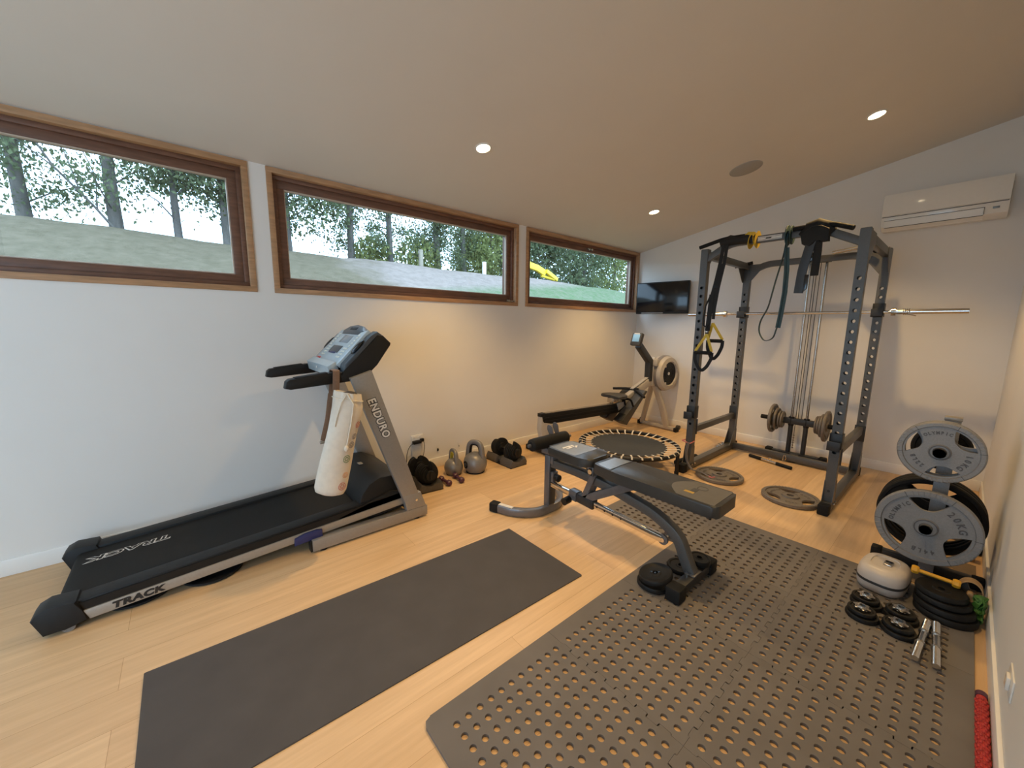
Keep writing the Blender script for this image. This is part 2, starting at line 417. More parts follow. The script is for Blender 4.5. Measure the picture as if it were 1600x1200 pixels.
        for k in range(seg):
            j = (k+1) % seg
            if top: bm.faces.new((ot[k], ot[j], it[j], it[k]))
            if bottom: bm.faces.new((ob[j], ob[k], ib[k], ib[j]))
            bm.faces.new((it[k], it[j], ib[j], ib[k]))
        return s
    def text(s, body, size, M, ext=0.001, sx=1.0, shear=0.0, offset=0.0, align='CENTER', space=1.0):
        cu = bpy.data.curves.new('t', 'FONT'); cu.body = body; cu.size = size; cu.extrude = ext; cu.shear = shear
        cu.offset = offset; cu.align_x = align; cu.align_y = 'CENTER'; cu.resolution_u = 3; cu.space_character = space
        ob = bpy.data.objects.new('t', cu); COL.objects.link(ob)
        dg = bpy.context.evaluated_depsgraph_get(); me = bpy.data.meshes.new_from_object(ob.evaluated_get(dg))
        me.transform(M @ Matrix.Diagonal((sx, 1, 1, 1)))
        s.bm.from_mesh(me)
        bpy.data.objects.remove(ob); bpy.data.curves.remove(cu); bpy.data.meshes.remove(me)
        return s
    def merge(s, dist=1e-5):
        bmesh.ops.remove_doubles(s.bm, verts=s.bm.verts, dist=dist); return s
    def warp(s, fn):
        for v in s.bm.verts: v.co = Vector(fn(v.co))
        return s

WORLD_OF = {}
def _finish(name, mb, mt, smooth):
    bm = mb.bm
    bmesh.ops.recalc_face_normals(bm, faces=bm.faces)
    ang = math.radians(smooth)
    for f in bm.faces: f.smooth = True
    for e in bm.edges:
        if len(e.link_faces) == 2 and e.calc_face_angle(0) > ang: e.smooth = False
    me = bpy.data.meshes.new(name); bm.to_mesh(me); bm.free()
    me.materials.append(mt)
    return bpy.data.objects.new(name, me)
def props(o, label, cat, group=None):
    o['label'] = label; o['category'] = cat
    if group: o['group'] = group
    return o
def thing(name, label, cat, loc=(0, 0, 0), rz=0.0, group=None, world=False):
    o = bpy.data.objects.new(name, None); o.empty_display_size = 0.1
    o.location = loc; o.rotation_euler = (0, 0, rz); COL.objects.link(o)
    if world: WORLD_OF[o.name] = Vector(loc)
    return props(o, label, cat, group)
def root_of(o):
    while o.parent: o = o.parent
    return o
def part(name, mb, mt, parent, label=None, smooth=38):
    w = WORLD_OF.get(root_of(parent).name)
    if w is not None: bmesh.ops.translate(mb.bm, verts=mb.bm.verts, vec=-w)
    o = _finish(name, mb, mt if not isinstance(mt, str) else M[mt], smooth)
    o.parent = parent; COL.objects.link(o)
    if label: o['label'] = label
    return o
def solo(name, mb, mt, label, cat, loc=None, group=None, rz=0.0, smooth=38):
    """a thing that is one mesh; geometry is world-space when loc is None (origin moved to its base), local otherwise"""
    if loc is None:
        vs = [v.co for v in mb.bm.verts]
        lo = Vector([min(v[i] for v in vs) for i in range(3)]); hi = Vector([max(v[i] for v in vs) for i in range(3)])
        loc = Vector(((lo.x+hi.x)/2, (lo.y+hi.y)/2, lo.z))
        bmesh.ops.translate(mb.bm, verts=mb.bm.verts, vec=-loc)
    o = _finish(name, mb, M[mt], smooth); o.location = loc; o.rotation_euler = (0, 0, rz); COL.objects.link(o)
    return props(o, label, cat, group)
def struct(name, mb, mt, parent=None, smooth=38):
    o = _finish(name, mb, M[mt], smooth); COL.objects.link(o)
    if parent: o.parent = parent
    else: o['kind'] = 'structure'
    return o
def dup(root, loc, rot=None, label=None, group=None):
    r = root.copy(); COL.objects.link(r); r.location = loc
    if rot is not None: r.rotation_euler = rot
    if label: r['label'] = label
    if group: r['group'] = group
    def kids(src, dst):
        for ch in list(src.children):
            if ch == dst: continue
            c = ch.copy(); COL.objects.link(c); c.parent = dst; kids(ch, c)
    kids(root, r)
    return r
# ------------------------------------------------------------------ room shell
TH = 0.14
mb = MB().box2(-TH, W+TH, BACK-TH, TH, -0.1, 0.0); struct('floor', mb, 'floor')
def wall_panel(mb, axis, p0, p1, a0, a1, z0, z1):
    if axis == 'x': mb.box2(p0, p1, a0, a1, z0, z1)
    else: mb.box2(a0, a1, p0, p1, z0, z1)
# left wall with its three window openings
mb = MB(); z_top = ceil_z(0)+0.02
wall_panel(mb, 'x', -TH, 0, BACK-TH, TH, 0, WZ0+0.01)
wall_panel(mb, 'x', -TH, 0, BACK-TH, TH, WZ1-0.008, z_top)
ys = [BACK-TH] + [v for ab in WINS for v in ab] + [TH]
for i in range(0, len(ys), 2):
    a, b = ys[i], ys[i+1]
    if i > 0: a -= 0.01
    if i+1 < len(ys)-1: b += 0.01
    wall_panel(mb, 'x', -TH, 0, a, b, WZ0+0.01, WZ1-0.008)
struct('wall_left', mb, 'wall')
def gable(y0, y1):
    m_ = MB(); m_.prism([(0, 0), (W, 0), (W, ceil_z(W)+0.02), (0, ceil_z(0)+0.02)], -y1, -y0, Matrix(((1, 0, 0, 0), (0, 0, -1, 0), (0, 1, 0, 0), (0, 0, 0, 1)))); return m_
struct('wall_far', gable(0, TH), 'wall')
struct('wall_right', MB().box2(W, W+TH, SIDE[1], TH, 0, ceil_z(W)+0.05).box2(W, W+TH, BACK-TH, SIDE[0], 0, ceil_z(W)+0.05).box2(W, W+TH, SIDE[0], SIDE[1], SIDE[2], ceil_z(W)+0.05), 'wall')
d0, d1, dh = DOOR
mb = MB()
mb.box2(-0.0, d0, BACK-TH, BACK, 0, ceil_z(0)); mb.box2(d1, W, BACK-TH, BACK, 0, ceil_z(W)-0.05); mb.box2(d0, d1, BACK-TH, BACK, dh, 2.46)
mb.prism([(0, 2.44), (W, 2.44), (W, ceil_z(W)+0.02), (0, ceil_z(0)+0.02)], -BACK, -BACK+TH, Matrix(((1, 0, 0, 0), (0, 0, -1, 0), (0, 1, 0, 0), (0, 0, 0, 1))))
struct('wall_back', mb, 'wall')
mb = MB(); e0 = ceil_z(-TH)
mb.prism([(-TH, e0), (W+TH, ceil_z(W+TH)), (W+TH, ceil_z(W+TH)+0.15), (-TH, e0+0.15)], -TH, -BACK+TH, Matrix(((1, 0, 0, 0), (0, 0, -1, 0), (0, 1, 0, 0), (0, 0, 0, 1))))
struct('ceiling', mb, 'ceiling')
BH = 0.0946
struct('baseboard_left', MB().box2(0, 0.012, BACK, 0, 0, BH, 0.003), 'skirting')
struct('baseboard_far', MB().box2(0.012, W-0.012, -0.012, 0, 0, BH, 0.003), 'skirting')
struct('baseboard_right', MB().box2(W-0.012, W, SIDE[1], 0, 0, BH, 0.003), 'skirting')
# glazed door behind the camera
dr = struct('door_1', MB().box2(d0, d1, BACK-0.09, BACK-0.05, 0, 0.06).box2(d0, d1, BACK-0.09, BACK-0.05, dh-0.06, dh)
            .box2(d0, d0+0.06, BACK-0.09, BACK-0.05, 0.06, dh-0.06).box2(d1-0.06, d1, BACK-0.09, BACK-0.05, 0.06, dh-0.06)
            .box2((d0+d1)/2-0.04, (d0+d1)/2+0.04, BACK-0.09, BACK-0.05, 0.06, dh-0.06), 'alu')
struct('glass_pane', MB().box2(d0+0.05, d1-0.05, BACK-0.074, BACK-0.068, 0.05, dh-0.05), 'glass', dr)

s0, s1, sh = SIDE
dr = struct('door_2', MB().box2(W+0.05, W+0.09, s0, s1, 0, 0.06).box2(W+0.05, W+0.09, s0, s1, sh-0.06, sh).box2(W+0.05, W+0.09, s0, s0+0.06, 0.06, sh-0.06)
            .box2(W+0.05, W+0.09, s1-0.06, s1, 0.06, sh-0.06).box2(W+0.05, W+0.09, (s0+s1)/2-0.04, (s0+s1)/2+0.04, 0.06, sh-0.06), 'alu')
struct('glass_pane', MB().box2(W+0.068, W+0.074, s0+0.05, s1-0.05, 0.05, sh-0.05), 'glass', dr)

# ------------------------------------------------------------------ windows
def ring(mb, x0, x1, y0, y1, z0, z1, w):
    mb.box2(x0, x1, y0, y1, z0, z0+w, 0.002); mb.box2(x0, x1, y0, y1, z1-w, z1, 0.002)
    mb.box2(x0, x1, y0, y0+w, z0+w, z1-w, 0.002); mb.box2(x0, x1, y1-w, y1, z0+w, z1-w, 0.002)
for n, (a, b) in enumerate(WINS):
    t = 0.036
    mb = MB(); ring(mb, -TH+0.01, 0.012, a, b, WZ0, WZ1, t)
    lin = struct('window_%d' % (n+1), mb, 'cedar_light')
    a2, b2, z2, z3 = a+t, b-t, WZ0+t, WZ1-t
    mb = MB(); ring(mb, -TH+0.012, -0.030, a2, b2, z2, z3, 0.028); ring(mb, -TH+0.014, -0.052, a2+0.026, b2-0.026, z2+0.026, z3-0.026, 0.052)
    struct('sash_frame', mb, 'cedar_dark', lin)
    g = 0.078
    mb = MB(); ring(mb, -0.086, -0.060, a2+g-0.002, b2-g+0.002, z2+g-0.002, z3-g+0.002, 0.009)
    struct('glazing_bead', mb, 'bead', lin)
    struct('glass_pane', MB().box2(-0.092, -0.086, a2+g-0.01, b2-g+0.01, z2+g-0.01, z3-g+0.01), 'glass', lin)
    if n == 1:
        mb = MB().box2(-0.03, -0.018, b2-0.10, b2-0.055, z2+0.004, z2+0.03, 0.003).box2(-0.02, -0.004, b2-0.09, b2+0.005, z2+0.008, z2+0.02, 0.003)
        struct('latch', mb, 'steel', lin)
    if n == 2:
        yc = (a+b)/2
        mb = MB().box2(-0.052, -0.036, yc-0.02, yc+0.10, z3-0.048, z3-0.034, 0.003).box2(-0.05, -0.03, yc+0.01, yc+0.03, z3-0.06, z3-0.03, 0.003).box2(-0.05, -0.03, yc+0.06, yc+0.08, z3-0.06, z3-0.03, 0.003)
        struct('latch', mb, 'steel', lin)
        mb = MB().box2(-0.035, -0.024, a2+0.02, a2+0.20, z2+0.006, z2+0.018, 0.003)
        struct('vent_catch', mb, 'cedar_dark', lin)

# ------------------------------------------------------------------ ceiling fittings
CN = Vector((-0.1862, 0, 1)).normalized()      # ceiling normal (up)
def ceil_frame(x, y): return frame((x, y, ceil_z(x)), (1, 0, 0.1862), (0, 1, 0))
seen = ['bright round recessed downlight nearest the camera, above the treadmill', 'bright round recessed downlight near the air conditioner, above the rack',
        'bright round recessed downlight in the far left, above the smallest window']
for i, (x, y) in enumerate(LAMPS):
    lab = seen[i] if i < 3 else ['recessed downlight over the foam tiles, above the picture', 'unseen downlight by the right wall behind the camera, added for warm bounce light'][i-3]
    t = thing('downlight', lab, 'ceiling light', (x, y, ceil_z(x)), group='recessed ceiling downlights', world=True)
    mm = ceil_frame(x, y)
    mb = MB().lathe([(0.047, -0.001), (0.049, -0.006), (0.055, -0.006), (0.059, 0.0), (0.047, 0.0)], 32, mm, closed=True)
    part('trim_ring', mb, 'white', t)
    mb = MB().lathe([(0.0, -0.002), (0.046, -0.002), (0.046, 0.0), (0, 0.0)], 28, mm)
    part('lamp_lens', mb, 'lens', t)
    l = bpy.data.lights.new('downlight_beam', 'SPOT'); l.energy = LAMP_WATTS; l.color = LAMP_COL; l.spot_size = math.radians(104); l.spot_blend = 0.8; l.shadow_soft_size = 0.035
    o = bpy.data.objects.new('downlight_beam', l); o.location = Vector((x, y, ceil_z(x))) - CN*0.045
    COL.objects.link(o)
t = thing('ceiling_speaker', 'round flat grey speaker grille set in the sloping ceiling', 'ceiling speaker', (1.795, -1.272, ceil_z(1.795)), world=True)
mm = ceil_frame(1.795, -1.272)
part('grille', MB().lathe([(0, -0.006), (0.118, -0.005), (0.122, -0.003), (0.122, 0), (0, 0)], 40, mm), 'grille', t)
part('rim', MB().lathe([(0.120, -0.002), (0.122, -0.006), (0.128, -0.004), (0.129, 0.0), (0.120, 0)], 40, mm, closed=True), 'grille', t)

# ------------------------------------------------------------------ outside: bank, trees, fence posts
def hill_z(x, y):
    """x < 0: rises from the house to a crest 8 m away"""
    d = -x
    crest = 3.19 - 0.012*max(0, y-4)
    if d < 1.6: z = 0.35
    elif d < 8: z = 0.35 + (crest-0.35)*(((d-1.6)/6.4)**0.85)
    else: z = crest + 0.0*(d-8) - 0.03*(d-8)
    return z + 0.10*noise.noise(Vector((x*0.45, y*0.45, 0)))*(1 if d > 2.5 else 0) + 0.03*noise.noise(Vector((x*2, y*2, 3)))
mb = MB(); bm = mb.bm; NX, NY = 60, 110; g = []
for i in range(NX+1):
    row = []
    for j in range(NY+1):
        x = -0.25 - 24*(i/NX)**1.25; y = -16 + 54*j/NY
        row.append(bm.verts.new((x, y, hill_z(x, y))))
    g.append(row)
for i in range(NX):
    for j in range(NY): bm.faces.new((g[i][j], g[i][j+1], g[i+1][j+1], g[i+1][j]))
struct('hill', mb, 'hill', smooth=80)
rng = random.Random(3)
def tree(y, x, label, h=4.8, r=0.17, leaves=2600, spread=1.3, low=1.0, lean=0.0, leafmat='leaf', size=0.085, branches=9, name='tree', dens=None):
    base = Vector((x, y, hill_z(x, y)-0.08)); r *= 0.55; size *= (0.55 if x > -10 else 0.62); leaves = int(leaves*(3.1 if x > -10 else 1.05)); branches += 6
    t = thing(name, label, 'tree', base, group='trees along the top of the bank')
    mb = MB(); pts = []; n = 9
    for i in range(n+1):
        q = i/n; pts.append((lean*q*q + 0.05*math.sin(q*5+y), 0.04*math.sin(q*4+x), h*q))
    mb.tube(pts, r, 10, scale=[1.15 - 0.75*i/n for i in range(n+1)])
    part('trunk', mb, 'bark', t, smooth=60)
    mb = MB(); tips = []
    for k in range(branches):
        q = 0.22+0.7*k/branches; i = min(n-1, int(q*n)); b0 = Vector(pts[i]); a = rng.uniform(0, 2*PI); L = spread*rng.uniform(0.6, 1.1)*(1.1-0.5*q)
        b1 = b0+Vector((math.cos(a)*L*0.5, math.sin(a)*L*0.5, L*0.35)); b2 = b0+Vector((math.cos(a)*L, math.sin(a)*L, L*rng.uniform(0.4, 0.9)))
        mb.tube([b0, b1, b2], 0.018, 5, scale=[1, 0.7, 0.3]); tips.append((b0, b1, b2))
    part('branches', mb, 'bark', t, smooth=60)
    mb = MB(); bm = mb.bm
    for k in range(leaves):
        if tips and rng.random() < 0.8:
            b0, b1, b2 = rng.choice(tips); q = rng.uniform(0.15, 1.1); c = b0*(1-q)**2+b1*2*q*(1-q)+b2*q*q if q <= 1 else b2
            c = c+Vector((rng.gauss(0, 0.22), rng.gauss(0, 0.22), rng.gauss(0, 0.22)))*spread*0.8
        else:
            q = rng.uniform(low/h, 1.0); a = rng.uniform(0, 2*PI); rr = spread*math.sqrt(rng.random())*(1.05-0.6*q)
            c = Vector((math.cos(a)*rr, math.sin(a)*rr, q*h))
        if c.z < low: continue
        e = Euler((rng.uniform(0, PI), rng.uniform(0, PI), rng.uniform(0, PI))).to_matrix(); s1 = size*rng.uniform(0.6, 1.3); s2 = s1*0.55
        vs = [bm.verts.new(c+e @ Vector(p)) for p in ((-s1, 0, 0), (0, -s2, 0.01), (s1, 0, 0), (0, s2, 0.01))]
        bm.faces.new(vs)
    o = part('foliage', mb, leafmat, t, smooth=10); o['kind'] = 'stuff'
    return t
def bare_tree(y, x, label):
    base = Vector((x, y, hill_z(x, y)-0.08)); t = thing('sapling', label, 'tree', base, group='trees along the top of the bank')
    mb = MB()
    mb.tube([(0, 0, 0), (0, -0.35, 0.55), (0.02, -0.80, 1.15), (0, -1.15, 1.9), (0, -1.3, 2.8)], 0.026, 6, scale=[1.1, 0.95, 0.8, 0.55, 0.3])
    part('trunk', mb, 'bark', t, smooth=60)
    for pts in ([(0, -0.30, 0.48), (0.05, -0.25, 1.1), (0, -0.50, 1.9), (0, -0.55, 2.7)], [(0.02, -0.80, 1.15), (0.05, -1.25, 1.55), (0, -1.7, 2.1)], [(0, -0.5, 0.75), (0, -0.62, 1.4), (0.05, -0.9, 2.2)]):
        part('branch', MB().tube(pts, 0.015, 5, scale=[1]+[0.6]*(len(pts)-2)+[0.3]), 'bark', t, smooth=60)
TREES = [  # y, x, label, kwargs
    (-7.35, -9.0, 'straight pale-barked tree at the left edge of the largest window', dict(r=0.19, low=0.3, spread=1.1, leaves=2200)),
    (-6.05, -8.8, 'thick bare-trunked tree just left of the middle of the largest window', dict(r=0.20, low=0.5, leaves=1300, spread=1.4, branches=5)),
    (-5.05, -8.8, 'leafy tree right of the middle of the largest window', dict(r=0.13, low=1.2, leaves=3200)),
    (-4.15, -8.7, 'leafy twin tree at the right end of the largest window', dict(r=0.15, low=1.0, leaves=3000)),
    (-2.75, -9.0, 'dense dark green tree at the left end of the middle window', dict(r=0.12, low=0.75, leaves=6500, spread=1.7, size=0.1)),
    (-1.05, -9.2, 'slim trunk in the left third of the middle window', dict(r=0.17, low=0.3, leaves=1500, spread=0.9)),
    (0.15, -9.2, 'slim trunk near the centre of the middle window', dict(r=0.17, low=0.3, leaves=1500, spread=0.9)),
    (2.1, -9.6, 'trunk with thick bushy foliage right of centre of the middle window', dict(r=0.22, low=0.1, leaves=4000, spread=1.1)),
    (3.4, -9.8, 'dark upright trunk near the right end of the middle window', dict(r=0.17, low=0.4, leaves=1800, spread=0.9)),
    (5.0, -10.2, 'yellow-green leafy tree at the right end of the middle window', dict(r=0.14, low=0.0, leaves=6000, spread=1.5, leafmat='leaf_pale', size=0.11)),
    (7.2, -11.5, 'broad pale tree at the left end of the smallest window', dict(r=0.16, low=0.0, leaves=9000, spread=2.2, leafmat='leaf', size=0.14)),
    (10.2, -12.0, 'dense olive tree left of the middle of the smallest window', dict(r=0.16, low=0.0, leaves=9000, spread=2.2, size=0.14)),
    (13.2, -12.0, 'olive tree right of the middle of the smallest window', dict(r=0.2, low=0.0, leaves=7500, spread=2.2, size=0.14)),
    (16.8, -12.4, 'paler tree at the right end of the smallest window', dict(r=0.2, low=0.0, leaves=6500, spread=2.2, size=0.14, leafmat='leaf_pale')),
]
bare_tree(-6.0, -8.4, 'thin bare forked sapling leaning between two trunks in the largest window')
for y, x, lab, kw in TREES: tree(y, x, lab, **kw)
def shrub(y, x, label, r, h, n, leafmat='leaf_pale'):
    t = thing('shrub', label, 'bush', (x, y, hill_z(x, y)-0.05), group='low bushes under the trees')
    part('stem', MB().tube([(0, 0, 0), (0.04, 0, h*0.4), (0, 0.03, h*0.7)], 0.03, 6, scale=[1, 0.7, 0.4]), 'bark', t)
    mb = MB(); bm = mb.bm
    for k in range(n):
        a = rng.uniform(0, 2*PI); q = rng.random()**0.5; rr = r*q*rng.uniform(0.7, 1); z = h*rng.random()*math.sqrt(max(0.05, 1-q*q*0.7))
        c = Vector((math.cos(a)*rr, math.sin(a)*rr, z)); e = Euler((rng.uniform(0, PI), rng.uniform(0, PI), rng.uniform(0, PI))).to_matrix(); s1 = 0.08*rng.uniform(0.6, 1.3)
        vs = [bm.verts.new(c+e @ Vector(p)) for p in ((-s1, 0, 0), (0, -s1*0.5, 0.01), (s1, 0, 0), (0, s1*0.5, 0.01))]; bm.faces.new(vs)
    part('foliage', mb, leafmat, t, smooth=10)['kind'] = 'stuff'
shrub(-0.4, -9.4, 'low yellow-green bush between two slim trunks in the middle window', 0.8, 1.0, 900)
shrub(1.3, -9.6, 'low bush beside the wooden post in the middle window', 0.9, 1.4, 1200)
shrub(4.2, -10.2, 'tall pale bush behind the white post in the middle window', 1.2, 1.9, 2200)
shrub(8.6, -12.2, 'broad low bush under the trees in the smallest window', 2.0, 2.0, 2600, 'leaf')
shrub(12.0, -12.6, 'low dark bush behind the grass in the smallest window', 2.0, 1.9, 2600, 'leaf')
shrub(15.2, -12.6, 'low pale bush toward the right of the smallest window', 1.8, 1.7, 2200)
def fpost(y, x, h, mt, label):
    solo('fence_post', MB().cyl((0, 0, 0), (0, 0, h), 0.075, 10), mt, label, 'post', (x, y, hill_z(x, y)-0.1), group='fence posts on the bank')
fpost(0.92, -8.6, 0.75, 'post_wood', 'weathered brown fence post in the middle window')
fpost(3.32, -8.4, 0.55, 'white', 'short white fence post in the middle window')
# yellow machine arm outside the smallest window
t = thing('digger_arm', 'bright yellow machine arm slanting down across the smallest window', 'machine arm', (-9.2, 5.6, hill_z(-9.2, 5.6)), world=True)
def q8(px, py, x=-9.2):
    d = ((px-800)/F_PX)*_r - ((py-600)/F_PX)*_u + _f; k = (x-CAM.x)/d.x; return CAM+d*k
a, b, c_ = q8(826, 414), q8(851, 427), q8(870, 437)
part('boom', MB().bar([a, (a+b)/2+Vector((0, 0, .05)), b], 0.16, 0.26, r=0.02), 'digger', t)
part('stick', MB().bar([b+Vector((.1, 0, .08)), c_], 0.13, 0.17, r=0.02), 'digger', t)
part('ram', MB().cyl(q8(846, 431), q8(866, 437), 0.06, 10), 'digger', t)
part('mast', MB().bar([a, a-Vector((0, 0.9, -0.25))], 0.16, 0.3, r=0.02).bar([a-Vector((0, 0.9, -0.25)), a-Vector((0, 1.1, 1.8))], 0.2, 0.3, up=(1, 0, 0), r=0.02), 'digger', t)
# ------------------------------------------------------------------ treadmill (world coordinates)
TR = thing('treadmill', 'long black and silver treadmill with pale blue console along the window wall', 'treadmill', (0.45, -4.9, 0), world=True)
sl = 0.062                                      # deck incline
def dz(y): return (y+5.67)*sl                   # rise along the deck
mb = MB()
prof = [(-5.70, 0.10), (-4.36, 0.10+1.34*sl), (-4.36, 0.118+1.34*sl), (-5.70, 0.118)]
YZ = Matrix(((0, 0, 1, 0), (1, 0, 0, 0), (0, 1, 0, 0), (0, 0, 0, 1)))     # local (a,b,c) -> x=c, y=a, z=b
# belt with its rear roller curve
ys = [-4.30, -5.78]
top = [(-4.2, 0.112+1.47*sl)] + [(-5.70, 0.112)] + arc(-5.74, 0.075, 0.037, PI/2, 1.5*PI, 8)[1:] + [(-4.2, 0.036+1.47*sl)]
mb.prism(top, 0.205, 0.695, YZ); part('belt', mb, 'belt', TR)
for x0, x1 in ((0.695, 0.785), (0.115, 0.205)):
    mb = MB().prism([(-5.72, 0.085), (-4.18, 0.085+1.5*sl), (-4.18, 0.128+1.5*sl), (-5.72, 0.126)], x0, x1, YZ, bev=0.006)
    part('foot_rail', mb, 'black', TR)
for x0, x1 in ((0.772, 0.800), (0.100, 0.128)):
    mb = MB().prism([(-5.69, 0.031), (-4.05, 0.031+1.62*sl), (-4.05, 0.078+1.62*sl), (-5.69, 0.080)], x0, x1, YZ, bev=0.003)
    part('side_rail', mb, 'silver_rail', TR)
    x_in = x0-0.0 if x0 > 0.5 else x1-0.022
    mb = MB().prism([(-5.69, 0.080), (-4.05, 0.079+1.62*sl), (-4.05, 0.118+1.62*sl), (-5.69, 0.118)], x_in+0.002, x_in+0.020, YZ)
    part('side_skirt', mb, 'black', TR)
for s_ in (0, 1):
    x0, x1 = ((0.690, 0.806), (0.094, 0.210))[s_]
    poly = [(-5.828, 0.104), (-5.812, 0.128), (-5.776, 0.146), (-5.690, 0.140), (-5.675, 0.088), (-5.655, 0.034), (-5.735, 0.022), (-5.800, 0.019)]
    part('end_cap', MB().prism(poly, x0, x1, YZ, bev=0.008), 'black', TR)
    part('rear_wheel', MB().cyl((x1-0.05 if s_ == 0 else x0+0.02, -5.725, 0.022), (x1-0.012 if s_ == 0 else x0+0.05, -5.725, 0.022), 0.022, 18), 'perf_grey', TR)
part('under_deck', MB().prism([(-5.6, 0.045), (-4.1, 0.045+1.5*sl), (-4.1, 0.035+1.5*sl), (-5.6, 0.035)], 0.13, 0.77, YZ), 'black_matte', TR)
# base frame
for x0, x1 in ((0.785, 0.842), (0.058, 0.115)):
    f_ = part('base_frame', MB().box2(x0, x1, -4.725, -3.955, 0.014, 0.086, 0.004), 'silver', TR)
    part('end_plug', MB().box2(x0+0.004, x1-0.004, -4.737, -4.723, 0.014, 0.083, 0.003), 'black', f_)
    for yy in (-4.66, -4.03): part('foot_pad', MB().cyl(((x0+x1)/2, yy, 0), ((x0+x1)/2, yy, 0.016), 0.022, 16), 'black_matte', f_)
part('cross_tube', MB().box2(0.10, 0.80, -4.02, -3.965, 0.02, 0.075, 0.004), 'silver', TR)
# motor cover
hp = [(-4.42, 0.185), (-4.40, 0.26), (-4.345, 0.325), (-4.27, 0.358), (-4.18, 0.352), (-4.08, 0.30), (-4.03, 0.22), (-4.025, 0.10), (-4.35, 0.07)]
mb = MB().prism(hp, 0.125, 0.775, YZ, bev=0.018); part('motor_cover', mb, 'black', TR)
mb = MB().prism([(-4.56, 0.165), (-4.20, 0.245), (-4.10, 0.22), (-4.03, 0.11), (-4.3, 0.10), (-4.56, 0.13)], 0.745, 0.792, YZ, bev=0.01)
part('cover_flank', mb, 'black', TR)
part('cover_badge', MB().box((0.42, -4.283, 0.357), (0.05, 0.03, 0.004), 0.001, M=I4), 'silver', TR)
part('lift_pedal', MB().prism([(-4.815, 0.074), (-4.66, 0.086), (-4.66, 0.128), (-4.69, 0.136), (-4.76, 0.132), (-4.812, 0.116)], 0.795, 0.818, YZ, bev=0.004), 'blue', TR)
# uprights
for x0, x1, nm in ((0.797, 0.840, 1), (0.06, 0.103, 0)):
    up_poly = [(-4.108, 0.10), (-3.985, 0.086), (-4.318, 1.10), (-4.452, 1.06)]
    u_ = part('upright', MB().prism(up_poly, x0, x1, YZ, bev=0.006), 'silver', TR)
    part('collar_sleeve', MB().prism([(-4.112, 0.086), (-3.965, 0.086), (-4.004, 0.20), (-4.135, 0.20)], x0-0.002, x1+0.002, YZ, bev=0.004), 'silver', u_)
    part('bolt', MB().cyl((x1, -4.04, 0.15), (x1+0.006, -4.04, 0.15), 0.009, 12), 'chrome', u_)
    if nm:
        d = Vector((0, -4.240+4.344, 0.643-0.930)).normalized()
        up_v = Vector((0, 0.94, 0.34))
        mmx = frame((0.8415, -4.288, 0.787), d, (0, d.z*-1, d.y))
        part('lettering_outline', MB().text('ENDURO', 0.070, mmx, 0.0008, 0.92, 0.12, 0.0062, space=1.12), 'print_black', u_)
        part('lettering', MB().text('ENDURO', 0.070, mmx @ T(0, 0, 0.0012), 0.0008, 0.92, 0.12, 0.0022, space=1.12), 'print_white', u_)
# console head and arms
hd = [(-4.493, 1.039), (-4.428, 1.037), (-4.327, 1.060), (-4.278, 1.14), (-4.175, 1.253), (-4.171, 1.270), (-4.222, 1.320), (-4.262, 1.326), (-4.470, 1.098), (-4.50, 1.085)]
head = part('console_body', MB().prism(hd, 0.095, 0.805, YZ, bev=0.012), 'black', TR)
# slate shoulders on both sides of the face
d_face = Vector((0, -4.248+4.482, 1.338-1.098)).normalized(); n_face = Vector((0, -d_face.z, d_face.y))
for x0, x1 in ((0.712, 0.80), (0.10, 0.188)):
    sp_ = [(-4.478, 1.098), (-4.455, 1.094), (-4.225, 1.322), (-4.258, 1.345), (-4.30, 1.315), (-4.470, 1.142)]
    sh = part('side_shoulder', MB().prism(sp_, x0, x1, YZ, bev=0.010), 'console_side', head)
    cx = (x0+x1)/2+0.012
    mmx = frame(Vector((cx, -4.372, 1.2435))+n_face*0.0, (1, 0, 0), d_face)
    part('cup_recess', MB().sphere((0, 0, 0.008), 1.0, mmx, (0.028, 0.060, 0.012)), 'black_gloss', sh)
fc = frame(Vector((0.45, -4.377, 1.2315))+n_face*0.0, (1, 0, 0), d_face)      # console face plane: x across, y up the slope
L2 = 0.152
panel = [(-0.262, -L2), (0.262, -L2), (0.270, -L2+0.03), (0.264, L2), (0.14, L2-0.045), (-0.14, L2-0.045), (-0.264, L2), (-0.270, -L2+0.03)]
face = part('console_face', MB().prism(panel, -0.02, 0.020, fc, bev=0.006), 'console', head)
part('console_lip', MB().prism([(-4.548, 1.128), (-4.538, 1.068), (-4.505, 1.075), (-4.480, 1.11), (-4.50, 1.155)], 0.19, 0.71, YZ, bev=0.008), 'console', head)
part('top_pod', MB().prism([(-0.17, -0.02), (0.17, -0.02), (0.20, 0.02), (0.13, 0.062), (0, 0.075), (-0.13, 0.062), (-0.20, 0.02)], -0.03, 0.024, fc @ T(0, 0.120, 0), bev=0.01), 'console_side', head)
part('top_vent', MB().box((0, 0.155, 0.024), (0.13, 0.022, 0.006), 0.002, fc), 'black', head)
part('display', MB().box((0.02, 0.058, 0.0205), (0.19, 0.068, 0.003), 0.001, fc), 'lcd', face)
part('display_bezel', MB().prism([(-0.16, 0.015), (0.16, 0.015), (0.15, 0.10), (-0.13, 0.10)], 0.018, 0.0207, fc), 'console', face)
part('information_panel', MB().box((-0.01, -0.035, 0.0205), (0.20, 0.060, 0.003), 0.001, fc), 'console_side', face)
part('blue_strip', MB().box((-0.02, -0.068, 0.0212), (0.14, 0.012, 0.003), 0.001, fc), 'blue', face)
for sx in (-1, 1):
    for k in range(9):
        if k < 4: xs = (0.150, 0.190)
        else: xs = (0.205,)
        for xx in xs: part('button', MB().box((sx*xx, -0.095+k*0.024, 0.0215), (0.028, 0.014, 0.005), 0.002, fc), 'btn', face)
